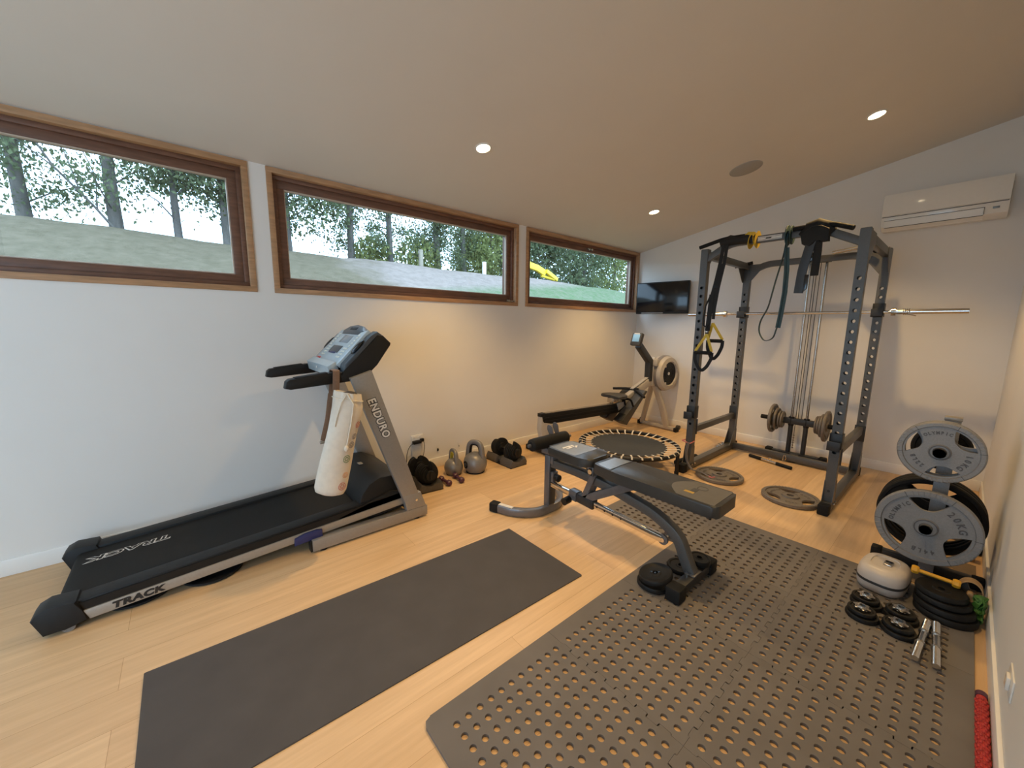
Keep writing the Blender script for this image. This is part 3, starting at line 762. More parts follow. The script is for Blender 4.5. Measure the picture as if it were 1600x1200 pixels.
part('stop_button', MB().box((-0.19, -0.132, 0.0215), (0.07, 0.022, 0.006), 0.003, fc), 'red', face, label='red stop button')
part('safety_key_slot', MB().cyl((0.46, -4.548, 1.105), (0.46, -4.552, 1.105), 0.006, 12), 'white', head)
for x0, x1, e0 in ((0.735, 0.800, -4.80), (0.10, 0.165, -4.80)):
    a = part('handrail', MB().prism([(-4.42, 1.037), (-4.42, 1.10), (-4.54, 1.098), (e0+0.025, 1.074), (e0+0.008, 1.060), (e0, 1.022), (e0+0.03, 1.014)], x0, x1, YZ, bev=0.008), 'black', TR)
    part('foam_grip', MB().prism([(-4.56, 1.086), (-4.57, 1.101), (e0+0.05, 1.082), (e0+0.06, 1.07)], x0+0.006, x1-0.006, YZ, bev=0.006), 'black_matte', a)
# lettering on rail and belt edge
d = Vector((0, 1, sl)).normalized()
mmx = frame((0.8012, -5.492, 0.0665), d, (0, -sl, 1)); part('lettering', MB().text('TRACK', 0.042, mmx, 0.0008, 1.28, 0.18, 0.0024, space=1.08), 'print_black', TR)
mmx = frame((0.335, -5.540, 0.1233), (0, -1, -sl), (1, 0, 0))
part('lettering_outline', MB().text('TRACK', 0.066, mmx, 0.0004, 1.48, 0.15, 0.0052, space=1.1), 'print_white', TR, label='white outlined lettering')
part('lettering', MB().text('TRACK', 0.066, mmx @ T(0, 0, 0.0006), 0.0004, 1.48, 0.15, 0.0010, space=1.1), 'belt', TR)
# round pads lying under the deck
for (xx, yy, lab) in ((0.66, -5.20, 'round black rubber disc on the floor under the middle of the treadmill'), (0.64, -5.50, 'round black rubber disc on the floor under the rear of the treadmill')):
    solo('rubber_disc', MB().lathe([(0, 0), (0.13, 0), (0.14, 0.006), (0.138, 0.016), (0.10, 0.018), (0.09, 0.013), (0, 0.013)], 36), 'black_matte', lab, 'disc', (xx, yy, 0), group='rubber discs under the treadmill')

# ------------------------------------------------------------------ drawstring bag hanging from the handrail
BG = thing('drawstring_bag', 'cream canvas drawstring bag with printed round motifs hanging from the treadmill handrail', 'bag', (0.86, -4.53, 0.37), world=True)
def bagpt(q, a):
    """q: 0 bottom .. 1 mouth"""
    c0 = Vector((0.875, -4.620, 0.385)); c1 = Vector((0.885, -4.468, 0.985))
    ax = (c1-c0).normalized(); s_ = Vector((0, ax.z, -ax.y)).normalized(); t_ = Vector((1, 0, 0))
    r = 0.088 + 0.004*math.sin(7*q+2*a)
    if q > 0.8: r *= 1 - 0.20*((q-0.8)/0.2)**1.5 + 0.11*math.sin(9*a+1)*(q-0.8)/0.2+0.05*math.sin(5*a)*(q-0.8)/0.2
    k = 1.0
    if q < 0.02: r *= 0.90
    c = c0+(c1-c0)*q
    if q > 0.85: c = c + Vector((0, -0.02*(q-0.85)/0.15, 0))
    return c + s_*(math.cos(a)*r) + t_*(math.sin(a)*r*0.85)
mb = MB(); R = []
for i in range(0, 25):
    q = i/24; R.append([bagpt(q, 2*PI*k/32) for k in range(32)])
cen = sum(R[0], Vector())/32
R = [[cen+(p-cen)*0.6-Vector((0, 0.004, 0.012)) for p in R[0]]] + R
cen = sum(R[-1], Vector())/32
R += [[cen+(p-cen)*0.86-Vector((0, 0, 0.01)) for p in R[-1]], [cen+(p-cen)*0.72-Vector((0, 0, 0.07)) for p in R[-1]]]
mb.rings(R); bag = part('bag_body', mb, 'canvas', BG, smooth=70)
part('rolled_mat_end', MB().sphere((0.885, -4.482, 0.965), 0.05, None, (1.0, 1.0, 0.5)), 'mat_grey', BG)
mouth = [bagpt(0.93, 2*PI*k/32) for k in range(32)]; cen = sum(mouth, Vector())/32
part('cord', MB().tube([cen+(p-cen)*1.03 for p in mouth], 0.004, 6, closed=True), 'cord', BG)
fr = lambda q, a, o=0.006: (lambda p, c: c+(p-c).normalized()*((p-c).length+o))(bagpt(q, a), sum([bagpt(q, 2*PI*k/16) for k in range(16)], Vector())/16)
A0 = PI/2+0.30
part('cord_end', MB().tube([fr(0.97, A0+0.1), fr(0.9, A0+0.35, .012), fr(0.75, A0+0.5, .01), fr(0.66, A0+0.5)], 0.0035, 6), 'cord', BG)
ce = part('cord_end', MB().tube([fr(0.99, A0), fr(0.9, A0-0.35, .014), fr(0.7, A0-0.38, .01), fr(0.50, A0-0.42, .01)], 0.004, 6), 'cord', BG)
part('toggle', MB().sphere(fr(0.47, A0-0.42, .012), 0.013, None, (1, 1, 1.5), 10, 8), 'cord', ce)
for q, da, r, mt in ((0.70, -0.95, 0.020, 'ink_red'), (0.585, -0.85, 0.018, 'ink_grey'), (0.50, -0.75, 0.020, 'ink_grey'), (0.36, -0.55, 0.024, 'ink_green'), (0.20, -0.75, 0.018, 'ink_orange'), (0.09, -0.62, 0.024, 'ink_red')):
    p0 = fr(q, A0-0.3+da*0.75, 0.0012); ax = (fr(q+0.02, A0-0.3+da*0.75, 0.0012)-p0); tx = fr(q, A0-0.3+da*0.75+0.05, 0.0012)-p0
    mmx = frame(p0, tx*-1, ax); mb = MB()
    if mmx.col[2].xyz.x < 0: mmx = frame(p0, tx, ax)
    mb.lathe([(r*0.86, 0), (r, 0), (r, 0.0012), (r*0.86, 0.0012)], 24, mmx, closed=True)
    mb.lathe([(r*0.35, 0), (r*0.5, 0), (r*0.5, 0.0012), (r*0.35, 0.0012)], 18, mmx, closed=True)
    for k in range(6): mb.box((r*0.66*math.cos(k*PI/3), r*0.66*math.sin(k*PI/3), 0.0006), (r*0.34, r*0.08, 0.0012), 0, mmx @ T(r*0.66*math.cos(k*PI/3), r*0.66*math.sin(k*PI/3), 0) @ RZ(k*PI/3) @ T(-r*0.66*math.cos(k*PI/3), -r*0.66*math.sin(k*PI/3), 0))
    part('printed_motif', mb, mt, bag)
st = MB()
st.bar(fillet([(0.815, -4.535, 0.97), (0.812, -4.525, 1.112), (0.74, -4.525, 1.112), (0.725, -4.525, 1.02), (0.725, -4.54, 0.92)], 0.01, 3), 0.003, 0.040, up=(0, 1, 0), r=0.001)
part('carry_strap', st, 'brown_strap', BG)
part('carry_strap', MB().bar([(0.725, -4.54, 0.96), (0.722, -4.565, 0.80), (0.72, -4.60, 0.665)], 0.003, 0.034, up=(0, 1, 0), r=0.001), 'brown_strap', BG)
part('strap_buckle', MB().box((0.72, -4.605, 0.655), (0.012, 0.03, 0.02), 0.003), 'steel', BG)
# ------------------------------------------------------------------ power rack (world coordinates)
RK = thing('power_rack', 'tall grey steel power rack with pull-up bars against the far wall', 'power rack', (2.155, -0.98, 0), world=True)
PT = 0.062
XL, XR = (1.575, 1.637), (2.674, 2.736)
FY, RY_ = (-1.520, -1.458), (-0.462, -0.400)
RH = 2.095
def holed_post(x0, x1, y0, y1, z0, z1, hole0, pitch, n, hr=0.0135, sides='y'):
    """square steel tube with round holes right through its front and back faces"""
    mb = MB(); w = x1-x0
    FRONT = lambda y: Matrix(((1, 0, 0, (x0+x1)/2), (0, 0, 1, y), (0, 1, 0, 0), (0, 0, 0, 1)))   # local x->X, y->Z, z->Y
    for ya, yb in ((y0, y0+0.003), (y1-0.003, y1)):
        zs = hole0-pitch/2
        mm = FRONT(0)
        mb.box2(x0, x1, ya, yb, z0, zs); ze = zs+n*pitch
        mb.box2(x0, x1, ya, yb, ze, z1)
        for k in range(n): mb.cell(0, hole0+k*pitch, w/2, pitch/2, hr, ya, yb, mm)
    mb.box2(x0, x0+0.003, y0+0.003, y1-0.003, z0, z1); mb.box2(x1-0.003, x1, y0+0.003, y1-0.003, z0, z1)
    return mb
HP = 0.0757
posts = {}
for nm, (x0, x1), (y0, y1), h in (('fl', XL, FY, RH), ('fr', XR, FY, RH), ('rl', XL, RY_, RH-0.0), ('rr', XR, RY_, RH-0.0)):
    h0 = 0.469+0.0 if nm[0] == 'f' else 0.47
    o = posts[nm] = part('upright', holed_post(x0, x1, y0, y1, 0.075, h, h0, HP, 18), 'rack', RK)
    part('top_cap', MB().box2(x0+0.002, x1-0.002, y0+0.002, y1-0.002, h-0.004, h+0.004, 0.002), 'rack_dark', o)
# side base beams with rubber feet
for x0, x1 in (XL, XR):
    b = part('base_beam', MB().box2(x0, x1, -1.585, -0.36, 0.012, 0.075, 0.004), 'rack', RK)
    for ya, yb in ((-1.65, -1.575), (-0.385, -0.335)):
        part('rubber_foot', MB().box2(x0-0.004, x1+0.004, ya, yb, 0.0, 0.082, 0.008), 'black_matte', b)
    for (ya, yb, s_) in ((FY[0], FY[1], -1), (RY_[0], RY_[1], -1)):
        # flared gusset plates at the foot of each post
        xa = x0-0.002; xb = x1+0.002
        for xx in (xa, xb-0.004):
            mb = MB().prism([(yb+0.01, 0.07), (ya-0.055 if yb < -1 else ya-0.11, 0.07), (ya-0.03 if yb < -1 else ya-0.09, 0.09), (ya-0.004, 0.24), (yb+0.004, 0.24)], xx, xx+0.004, YZ)
            part('gusset', mb, 'rack', b)
    mb = MB()
    for yy in (-1.50, -1.44): mb.cyl((x1+0.001, yy, 0.06), (x1+0.012, yy, 0.06), 0.009, 8)
    part('bolt', mb, 'chrome', b)
# rear floor beam, top side beams, top rear beam
part('rear_floor_beam', MB().box2(XL[1], XR[0], -0.468, -0.418, 0.018, 0.080, 0.004), 'rack', RK)
for x0, x1 in (XL, XR):
    xm = (x0+x1)/2
    part('top_side_beam', MB().box2(xm-0.025, xm+0.025, FY[1], RY_[0], RH-0.075, RH-0.012, 0.004), 'rack', RK)
    xo = x1 if x0 > 2 else x0
    for (ya, yb, sg) in ((FY[1], FY[1]+0.16, 1), (RY_[0]-0.16, RY_[0], -1)):
        xx = x1-0.004 if x0 > 2 else x0
        a_, b_ = (ya, yb) if sg > 0 else (yb, ya)
        part('gusset', MB().prism([(a_, RH-0.01), (b_, RH-0.01), (b_, RH-0.075), (a_+0.03*sg, RH-0.21), (a_, RH-0.21)], xx, xx+0.004, YZ), 'rack', RK)
# arched pull-up beams: cranked down to the posts at both ends
def cranked(y, zt, zl, nm):
    pts = [(XL[1]-0.02, y, zl), (XL[1]+0.17, y, zt), (XR[0]-0.20, y, zt), (XR[0]+0.02, y, zl)]
    return part(nm, MB().bar(fillet(pts, 0.07, 5), 0.045, 0.055, up=(0, 0, 1)), 'rack', RK)
pb = cranked(-1.49, 2.122, 2.005, 'pull_up_beam')
part('knuckle_grip', MB().tube(fillet([(XL[0]-0.005, -1.545, 2.112), (XL[1]+0.13, -1.525, 2.163), (XL[1]+0.30, -1.525, 2.163)], 0.05, 4), 0.0165, 12), 'black_matte', pb)
part('knuckle_grip', MB().tube(fillet([(XR[0]-0.030, -1.555, 2.100), (XR[0]-0.17, -1.525, 2.160), (XR[0]-0.40, -1.525, 2.158)], 0.05, 4), 0.0175, 12), 'black_matte', pb)
part('label_sticker', MB().box2(2.03, 2.20, -1.5145, -1.5125, 2.105, 2.139), 'print_white', pb, label='white printed sticker')
part('sticker_print', MB().prism([(2.085, 2.117), (2.125, 2.117), (2.130, 2.127), (2.09, 2.127)], -1.5150, -1.5144, Matrix(((1, 0, 0, 0), (0, 0, 1, 0), (0, 1, 0, 0), (0, 0, 0, 1)))), 'print_black', pb)
# sticker printed border
part('sticker_border', MB().box2(2.035, 2.195, -1.5152, -1.5146, 2.131, 2.133).box2(2.035, 2.195, -1.5152, -1.5146, 2.110, 2.112), 'print_black', pb)
rb = part('rear_top_beam', MB().bar(fillet([(XL[1]-0.02, -0.435, 1.985), (XL[1]+0.14, -0.435, 2.065), (XR[0]-0.16, -0.435, 2.065), (XR[0]+0.02, -0.435, 2.0)], 0.07, 5), 0.045, 0.06, up=(0, 0, 1)), 'rack', RK)
part('rear_grip', MB().tube(fillet([(XL[0]-0.06, -0.56, 2.05), (XL[1]+0.03, -0.50, 2.085)], 0.05, 3), 0.0165, 10), 'black_matte', rb)
part('rear_grip', MB().tube(fillet([(XR[0]-0.03, -0.53, 2.075), (XR[0]-0.14, -0.50, 2.125), (XR[0]-0.34, -0.50, 2.10)], 0.04, 4), 0.0165, 10), 'steel', rb, label='bare metal grip')
part('grip_cap', MB().cyl((XR[0]-0.02, -0.534, 2.070), (XR[0]-0.07, -0.52, 2.092), 0.019, 10), 'black_matte', rb)
for x0, x1 in (XL, XR):
    s_ = 1 if x0 < 2 else -1; xi = x1 if s_ > 0 else x0
    part('gusset', MB().prism([(xi, 2.07), (xi+0.16*s_, 2.07), (xi+0.10*s_, 2.01), (xi, 1.88)], 0.0, 0.004, Matrix(((1, 0, 0, 0), (0, 0, 1, -0.458), (0, 1, 0, 0), (0, 0, 0, 1)))), 'rack', RK)
# low safety rails on both sides
for (x0, x1), zf, zb, nm in ((XL, 0.43, 0.43, 'l'), (XR, 0.545, 0.545, 'r')):
    xm = (x0+x1)/2
    part('safety_bar', MB().box2(xm-0.02, xm+0.02, FY[1]-0.01, RY_[0]+0.01, (0.372 if nm == 'l' else 0.425), (0.432 if nm == 'l' else 0.50), 0.003), 'rack', RK)
    for ya, yb in ((FY[1], FY[1]+0.012), (RY_[0]-0.012, RY_[0])):
        part('safety_bracket', MB().box2(x0-0.008, x1+0.008, ya, yb, 0.36, 0.51, 0.002), 'rack_dark', RK)
# J hooks on the front posts (low) and rear posts (under the barbell)
def jhook(x0, x1, y, z, nm='j_hook'):
    mb = MB().box2(x0-0.008, x0-0.002, y-0.02, y+0.066, z-0.03, z+0.09, 0.002).box2(x1+0.002, x1+0.008, y-0.02, y+0.066, z-0.03, z+0.09, 0.002)
    mb.box2(x0-0.008, x1+0.008, y-0.075, y-0.004, z-0.03, z-0.022, 0.002).box2(x0-0.008, x1+0.008, y-0.075, y-0.067, z-0.03, z+0.040, 0.002)
    mb.box2(x0-0.008, x1+0.008, y-0.010, y-0.003, z-0.03, z+0.09, 0.002)
    return part(nm, mb, 'rack_dark', RK)
jhook(XL[0], XL[1], FY[0], 0.555); jhook(XR[0], XR[1], FY[0], 0.525)
BZ = 1.548
jhook(XL[0], XL[1], RY_[0], BZ-0.012); jhook(XR[0], XR[1], RY_[0], BZ-0.012)
# lat tower at the back: guide rods, uprights, pulley, carriage, cables
part('tower_base', MB().box2(1.93, 2.43, -0.305, -0.245, 0.012, 0.065, 0.004), 'rack_dark', RK)
for xx in (1.915, 2.40): part('rubber_foot', MB().box2(xx, xx+0.065, -0.315, -0.235, 0, 0.078, 0.012), 'black_matte', RK)
part('tower_foot', MB().box2(2.155, 2.235, -0.42, -0.24, 0.016, 0.062, 0.003), 'rack_dark', RK)
GX = (2.125, 2.258)
for gx in GX:
    part('guide_rod', MB().cyl((gx, -0.275, 0.42), (gx, -0.275, 2.06), 0.0125, 14), 'steel', RK)
    part('guide_post', MB().cyl((gx, -0.275, 0.06), (gx, -0.275, 0.365), 0.022, 16), 'rack_dark', RK)
for cx in (2.165, 2.185, 2.215): part('cable', MB().cyl((cx, -0.29, 0.43 if cx > 2.17 else 0.12), (cx, -0.29, 2.06), 0.0032, 6), 'rack_dark', RK)
ch = MB()
for k in range(11): ch.lathe([(0.007+0.0022*math.cos(a), 0.0022*math.sin(a)) for a in [i*PI/3 for i in range(6)]], 10, T(2.170, -0.315, 0.13+k*0.0135) @ RZ(k*PI/2) @ RX(PI/2), closed=True)
part('chain', ch, 'steel', RK)
part('tower_head', MB().box2(2.09, 2.29, -0.42, -0.25, 2.05, 2.085, 0.004).box2(2.17, 2.21, -0.62, -0.40, 2.04, 2.08, 0.004), 'rack_dark', RK)
pl_ = part('pulley_block', MB().box2(2.165, 2.225, -0.66, -0.56, 2.02, 2.10, 0.006), 'black_gloss', RK)
part('pulley_plate', MB().box2(2.226, 2.231, -0.67, -0.55, 2.01, 2.11, 0.002), 'steel', pl_)
part('carabiner', MB().tube([(2.148, -0.485, 0.075), (2.138, -0.487, 0.05), (2.142, -0.489, 0.015), (2.158, -0.489, 0.012), (2.166, -0.487, 0.045), (2.160, -0.485, 0.075)], 0.0045, 6, closed=True), 'chrome', RK)
CZ = 0.410
cg = part('weight_carriage', MB().box2(2.055, 2.335, -0.30, -0.25, CZ-0.032, CZ+0.032, 0.004), 'rack_dark', RK)
for gx in GX: part('bushing', MB().cyl((gx, -0.275, CZ-0.05), (gx, -0.275, CZ+0.045), 0.026, 14), 'black', cg)
for xa, xb in ((2.06, 1.838), (2.33, 2.495)):
    part('weight_peg', MB().cyl((xa, -0.275, CZ), (xb, -0.275, CZ), 0.0235, 18), 'black_matte', cg)
# tied grey bands round the left front post
part('foot_bolt', MB().cyl((XR[0]+0.03, FY[0]-0.004, 0.16), (XR[0]+0.03, FY[0], 0.16), 0.01, 10), 'rack_dark', RK)

# ------------------------------------------------------------------ plates
def plate(parent_name, label, R_, th, mt, loc, rot, group=None, texts=(), windows=3, wa=0.5, hub=0.30, hole=0.026, rB=0.80, rA=0.46, ridges=True, lmat='plate_letter', wrot=PI/2):
    t = thing(parent_name, label, 'weight plate', loc, group=group); t.rotation_euler = rot
    N_ = 96; mb = MB(); bm = mb.bm
    h = th/2; web = h*0.45
    prof = [(hole, h), (R_*hub, h), (R_*hub+0.004, web)]
    prof2 = [(R_*(rB+0.05), web), (R_*(rB+0.05)+0.003, h*0.95), (R_-0.006, h*0.95), (R_, h*0.55)]
    def winr(a):
        if not windows: return None
        best = min((((a-wrot-k*2*PI/windows+PI) % (2*PI))-PI for k in range(windows)), key=abs)
        if abs(best) >= wa-1e-6: return None
        q = abs(best)/wa
        return R_*(rB-(rB-rA)*math.sqrt(max(0.0, 1-q**2.6)))
    rows = []
    for side in (1, -1):
        cols = []
        for i in range(N_):
            a = 2*PI*i/N_; wr = winr(a)
            ra = wr if wr else R_*rB
            rs = [(p[0], p[1]) for p in prof]+[(ra, web), (R_*rB, web)]+prof2
            cols.append([bm.verts.new((r*math.cos(a), r*math.sin(a), z*side)) for r, z in rs])
        rows.append(cols)
    K = len(rows[0][0])
    for i in range(N_):
        j = (i+1) % N_; am = 2*PI*(i+0.5)/N_
        inwin = winr(am) is not None
        for s_ in (0, 1):
            for k in range(K-1):
                if k == 3:
                    continue
                f = (rows[s_][i][k], rows[s_][i][k+1], rows[s_][j][k+1], rows[s_][j][k])
                bm.faces.new(f if s_ == 0 else f[::-1])
        if inwin:
            for k in (3, 4): bm.faces.new((rows[0][i][k], rows[0][j][k], rows[1][j][k], rows[1][i][k]))
        bm.faces.new((rows[0][i][0], rows[0][j][0], rows[1][j][0], rows[1][i][0])); bm.faces.new((rows[0][i][-1], rows[0][j][-1], rows[1][j][-1], rows[1][i][-1]))
    bmesh.ops.remove_doubles(bm, verts=bm.verts, dist=1e-6)
    if ridges and windows:
        for k in range(windows):
            for q in range(-3, 4):
                a = wrot+k*2*PI/windows+q*wa*0.24
                for sd in (1, -1): mb.box((R_*0.925, 0, sd*(h*0.95)), (R_*0.13, 0.006, 0.004), 0.0015, RZ(a), 1)
    part('plate_body', mb, mt, t, smooth=30)
    if ridges and windows:
        mb = MB()
        for k in range(windows):
            for q in (-1, 1):
                a = wrot+k*2*PI/windows+q*wa*1.04
                mb.box((R_*0.915, 0, h*0.95), (R_*0.15, 0.003, 0.0012), 0, RZ(a))
        part('rim_grooves', mb, 'plate_letter', t)
    part('hub_ring', MB().lathe([(R_*hub-0.004, h-0.0005), (R_*hub-0.004, h+0.002), (R_*hub, h+0.002), (R_*hub, h-0.0005)], 40, closed=True), lmat, t)
    for s_, ac, rad, size in texts:
        mb = MB(); n = len(s_); st = size*0.74/(rad*R_)
        for i, c in enumerate(s_):
            a = math.radians(ac)+((n-1)/2-i)*st
            mb.text(c, size, RZ(a-PI/2) @ T(0, rad*R_, web+0.0012), 0.0012, 0.86, 0, 0.0010)
        part('lettering', mb, lmat, t)
    return t
# two big grey plates flat on the floor in the rack
FLAT = dict(texts=(), windows=3, wa=0.50, rA=0.52, rB=0.80, hub=0.24)
p1 = plate('weight_plate', 'large warm grey grip plate lying flat on the floor near the left rack post', 0.202, 0.036, 'plate_worn', (1.895, -1.475, 0.0185), (0, 0, 0.5), 'grey plates lying flat inside the rack', texts=(('OLYMPIC', 150, .64, .026), ('20KG', 30, .63, .036), ('44LB', 270, .64, .030)), lmat='plate_worn')
dup(p1, (2.465, -1.505, 0.0185), (0, 0, 0.3), 'large warm grey grip plate lying flat on the floor beside the right rack post')
# small plates loaded on the lat carriage
def cplate(x, R_, th, lab):
    return plate('weight_plate', lab, R_, th, 'plate_worn', (x, -0.275, CZ), (0, PI/2, 0), 'plates on the pulldown carriage', windows=3 if R_ > 0.1 else 0, wa=0.42, rA=0.55, rB=0.78, hub=0.33, ridges=False, lmat='plate_worn')
cplate(1.955, 0.160, 0.030, 'outermost and largest grey plate on the left carriage peg')
cplate(1.993, 0.122, 0.026, 'second grey plate on the left carriage peg, counted from its open end')
cplate(2.022, 0.094, 0.022, 'third grey plate on the left carriage peg, counted from its open end')
cplate(2.045, 0.090, 0.020, 'innermost small grey plate on the left carriage peg, touching the carriage')
cplate(2.425, 0.160, 0.030, 'outermost and largest grey plate on the right carriage peg')
cplate(2.392, 0.122, 0.026, 'second grey plate on the right carriage peg, counted from its open end')
cplate(2.366, 0.098, 0.022, 'third grey plate on the right carriage peg, counted from its open end')
cplate(2.345, 0.092, 0.019, 'innermost small grey plate on the right carriage peg, touching the carriage')

# ------------------------------------------------------------------ barbell and loose bars
BY = RY_[0]-0.036
t = thing('barbell', 'long chrome barbell resting across the rear hooks of the rack', 'barbell', (2.125, BY, BZ), world=True)
part('shaft', MB().cyl((1.45, BY, BZ), (2.80, BY, BZ), 0.0142, 18), 'chrome', t)
for xa, xb, xe in ((1.455, 1.425, 1.02), (2.795, 2.825, 3.235)):
    s_ = part('sleeve', MB().cyl((xb, BY, BZ), (xe, BY, BZ), 0.0225, 20), 'chrome', t)
    part('collar', MB().cyl((xa, BY, BZ), (xb, BY, BZ), 0.036, 24), 'chrome', s_)
t = thing('spring_collar', 'small metal clip on the right sleeve of the racked barbell', 'bar clip', (2.88, BY, BZ), world=True)
part('coil', MB().tube([(2.865+0.004*i/3, BY+0.026*math.cos(i*0.7), BZ+0.026*math.sin(i*0.7)) for i in range(36)], 0.0035, 6), 'steel', t)
part('lever', MB().cyl((2.90, BY-0.02, BZ-0.02), (2.95, BY-0.05, BZ-0.035), 0.005, 8), 'steel', t)
t = thing('lat_bar', 'short straight pulldown bar with black grips lying on the floor at the rear beam', 'pulldown bar', (2.07, -0.65, 0.017), world=True)
a, b = Vector((1.858, -0.585, 0.018)), Vector((2.272, -0.700, 0.018)); lp = lambda q: a+(b-a)*q
part('bar_shaft', MB().cyl(lp(0.02), lp(0.98), 0.0125, 14), 'chrome', t)
for q0, q1 in ((0, 0.30), (0.66, 1)): part('rubber_grip', MB().cyl(lp(q0), lp(q1), 0.017, 16), 'black_matte', t)
part('eyelet', MB().lathe([(0.014+0.004*math.cos(x), 0.004*math.sin(x)) for x in [i*PI/4 for i in range(8)]], 14, T(*(lp(0.5)+Vector((0, 0, 0.022)))) @ RX(PI/2), closed=True), 'chrome', t)
t = thing('dumbbell_bar', 'steel bar with black sleeve and spin collars on the floor beside the left base beam', 'bar', (1.535, -0.8, 0.02), world=True)
a, b = Vector((1.535, -1.33, 0.024)), Vector((1.512, -0.40, 0.024)); lp = lambda q: a+(b-a)*q
part('bar_shaft', MB().cyl(lp(0), lp(1), 0.014, 14), 'steel', t)
part('foam_sleeve', MB().cyl((1.492, -1.50, 0.034), (1.530, -1.16, 0.034), 0.031, 20), 'black_matte', t, label='thick black sleeve')
for q in (0.80, 0.86, 0.96): part('spin_collar', MB().cyl(lp(q), lp(q+0.028), 0.030, 16).cyl(lp(q-0.005), lp(q+0.035), 0.020, 12), 'chrome', t)

# ------------------------------------------------------------------ things hanging in the rack
TX = thing('suspension_trainer', 'black and yellow suspension trainer hung from the left of the pull-up bar', 'suspension trainer', (1.79, -1.5, 2.12), world=True)
def strap(pts, w, mt, nm, up=(0, 1, 0), th=0.003, par=None, r=0.03):
    return part(nm, MB().bar(fillet(pts, r, 3), w, th, up=up, r=0.001), mt, par or TX)
# wrapped anchor along the beam
wrap = MB()
wrap.tube([(1.74, -1.515, 2.125), (1.82, -1.51, 2.145), (1.88, -1.515, 2.135), (1.95, -1.51, 2.138), (2.00, -1.51, 2.132)], 0.045, 10, scale=[0.7, 1.0, 0.8, 0.95, 0.8])
part('wrapped_strap', wrap, 'strap_black', TX)
an = MB()
for x, rr, tw in ((1.975, 0.050, 0.25), (2.005, 0.044, -0.2), (2.022, 0.050, 0.1)):
    an.sweep([(x+tw*0.05*math.sin(a), -1.49+rr*math.cos(a), 2.124+rr*0.95*math.sin(a)) for a in [2*PI*i/16 for i in range(16)]], rrect(0.042, 0.004, 0.001, 1), up=(1, 0, 0), closed=True)
part('yellow_anchor', an, 'yellow', TX, label='yellow anchor strap')
part('yellow_tail', MB().bar([(1.935, -1.54, 2.150), (1.965, -1.535, 2.172), (2.01, -1.53, 2.165)], 0.035, 0.004, up=(0, -1, 0.3), r=0.001), 'yellow', TX)
part('anchor_buckle', MB().box2(1.985, 2.003, -1.546, -1.538, 2.10, 2.145, 0.002), 'black', TX)
strap([(1.775, -1.535, 2.15), (1.765, -1.540, 2.0), (1.735, -1.54, 1.80), (1.70, -1.54, 1.62)], 0.030, 'strap_black', 'main_strap')
strap([(1.805, -1.535, 2.15), (1.795, -1.545, 1.95), (1.765, -1.548, 1.75), (1.745, -1.545, 1.55), (1.742, -1.54, 1.47)], 0.028, 'strap_black', 'main_strap')
strap([(1.785, -1.540, 1.95), (1.755, -1.546, 1.80), (1.722, -1.545, 1.65), (1.705, -1.545, 1.50)], 0.045, 'strap_black', 'doubled_strap')
strap([(1.715, -1.548, 1.69), (1.712, -1.55, 1.58), (1.705, -1.548, 1.42), (1.70, -1.545, 1.365)], 0.044, 'strap_black', 'adjusting_pad')
part('loop_tail', MB().bar([(1.70, -1.552, 1.665), (1.672, -1.555, 1.59), (1.662, -1.555, 1.48), (1.668, -1.555, 1.415), (1.69, -1.555, 1.40), (1.702, -1.555, 1.43)], 0.016, 0.003, up=(0.2, 1, 0), r=0.001), 'strap_black', TX)
part('cam_buckle', MB().box((1.742, -1.54, 1.755), (0.05, 0.02, 0.03), 0.004).box((1.70, -1.548, 1.352), (0.026, 0.014, 0.028), 0.003), 'black', TX)
part('buckle_tongue', MB().box((1.70, -1.556, 1.356), (0.016, 0.004, 0.016), 0.002), 'steel', TX)
def handle(ax, ay, az, top, w, drop, tilt):
    """yellow triangle, black grip, hanging black foot loop"""
    h = MB(); c = Vector((ax, ay, az)); half = Vector((w/2*math.cos(tilt), w/2*math.sin(tilt), 0))
    g = part('handle_grip', MB().cyl(c-half, c+half, 0.0165, 16), 'black_matte', TX)
    for s_ in (-1, 1):
        part('yellow_strap', MB().bar([top, c+half*s_*1.02+Vector((0, 0, 0.012))], 0.024, 0.003, up=(0, 1, 0.05), r=0.001), 'yellow', g)
    pts = [c-half*1.03+Vector((0, 0, 0.004)), c-half*1.0-Vector((0, 0, drop*0.45)), c-half*0.35-Vector((0, 0, drop*0.95)), c+half*0.05-Vector((0, 0, drop)), c+half*0.55-Vector((0, 0, drop*0.78)), c+half*1.05-Vector((0, 0, drop*0.30)), c+half*1.05+Vector((0, 0, 0.004))]
    part('foot_loop', MB().bar(fillet(pts, 0.03, 4), 0.030, 0.0035, up=(0, 1, 0.1), r=0.001), 'strap_black', g)
handle(1.758, -1.50, 1.275, (1.742, -1.54, 1.435), 0.125, 0.165, 0.0)
handle(1.688, -1.56, 1.165, (1.70, -1.548, 1.335), 0.145, 0.165, 0.0)
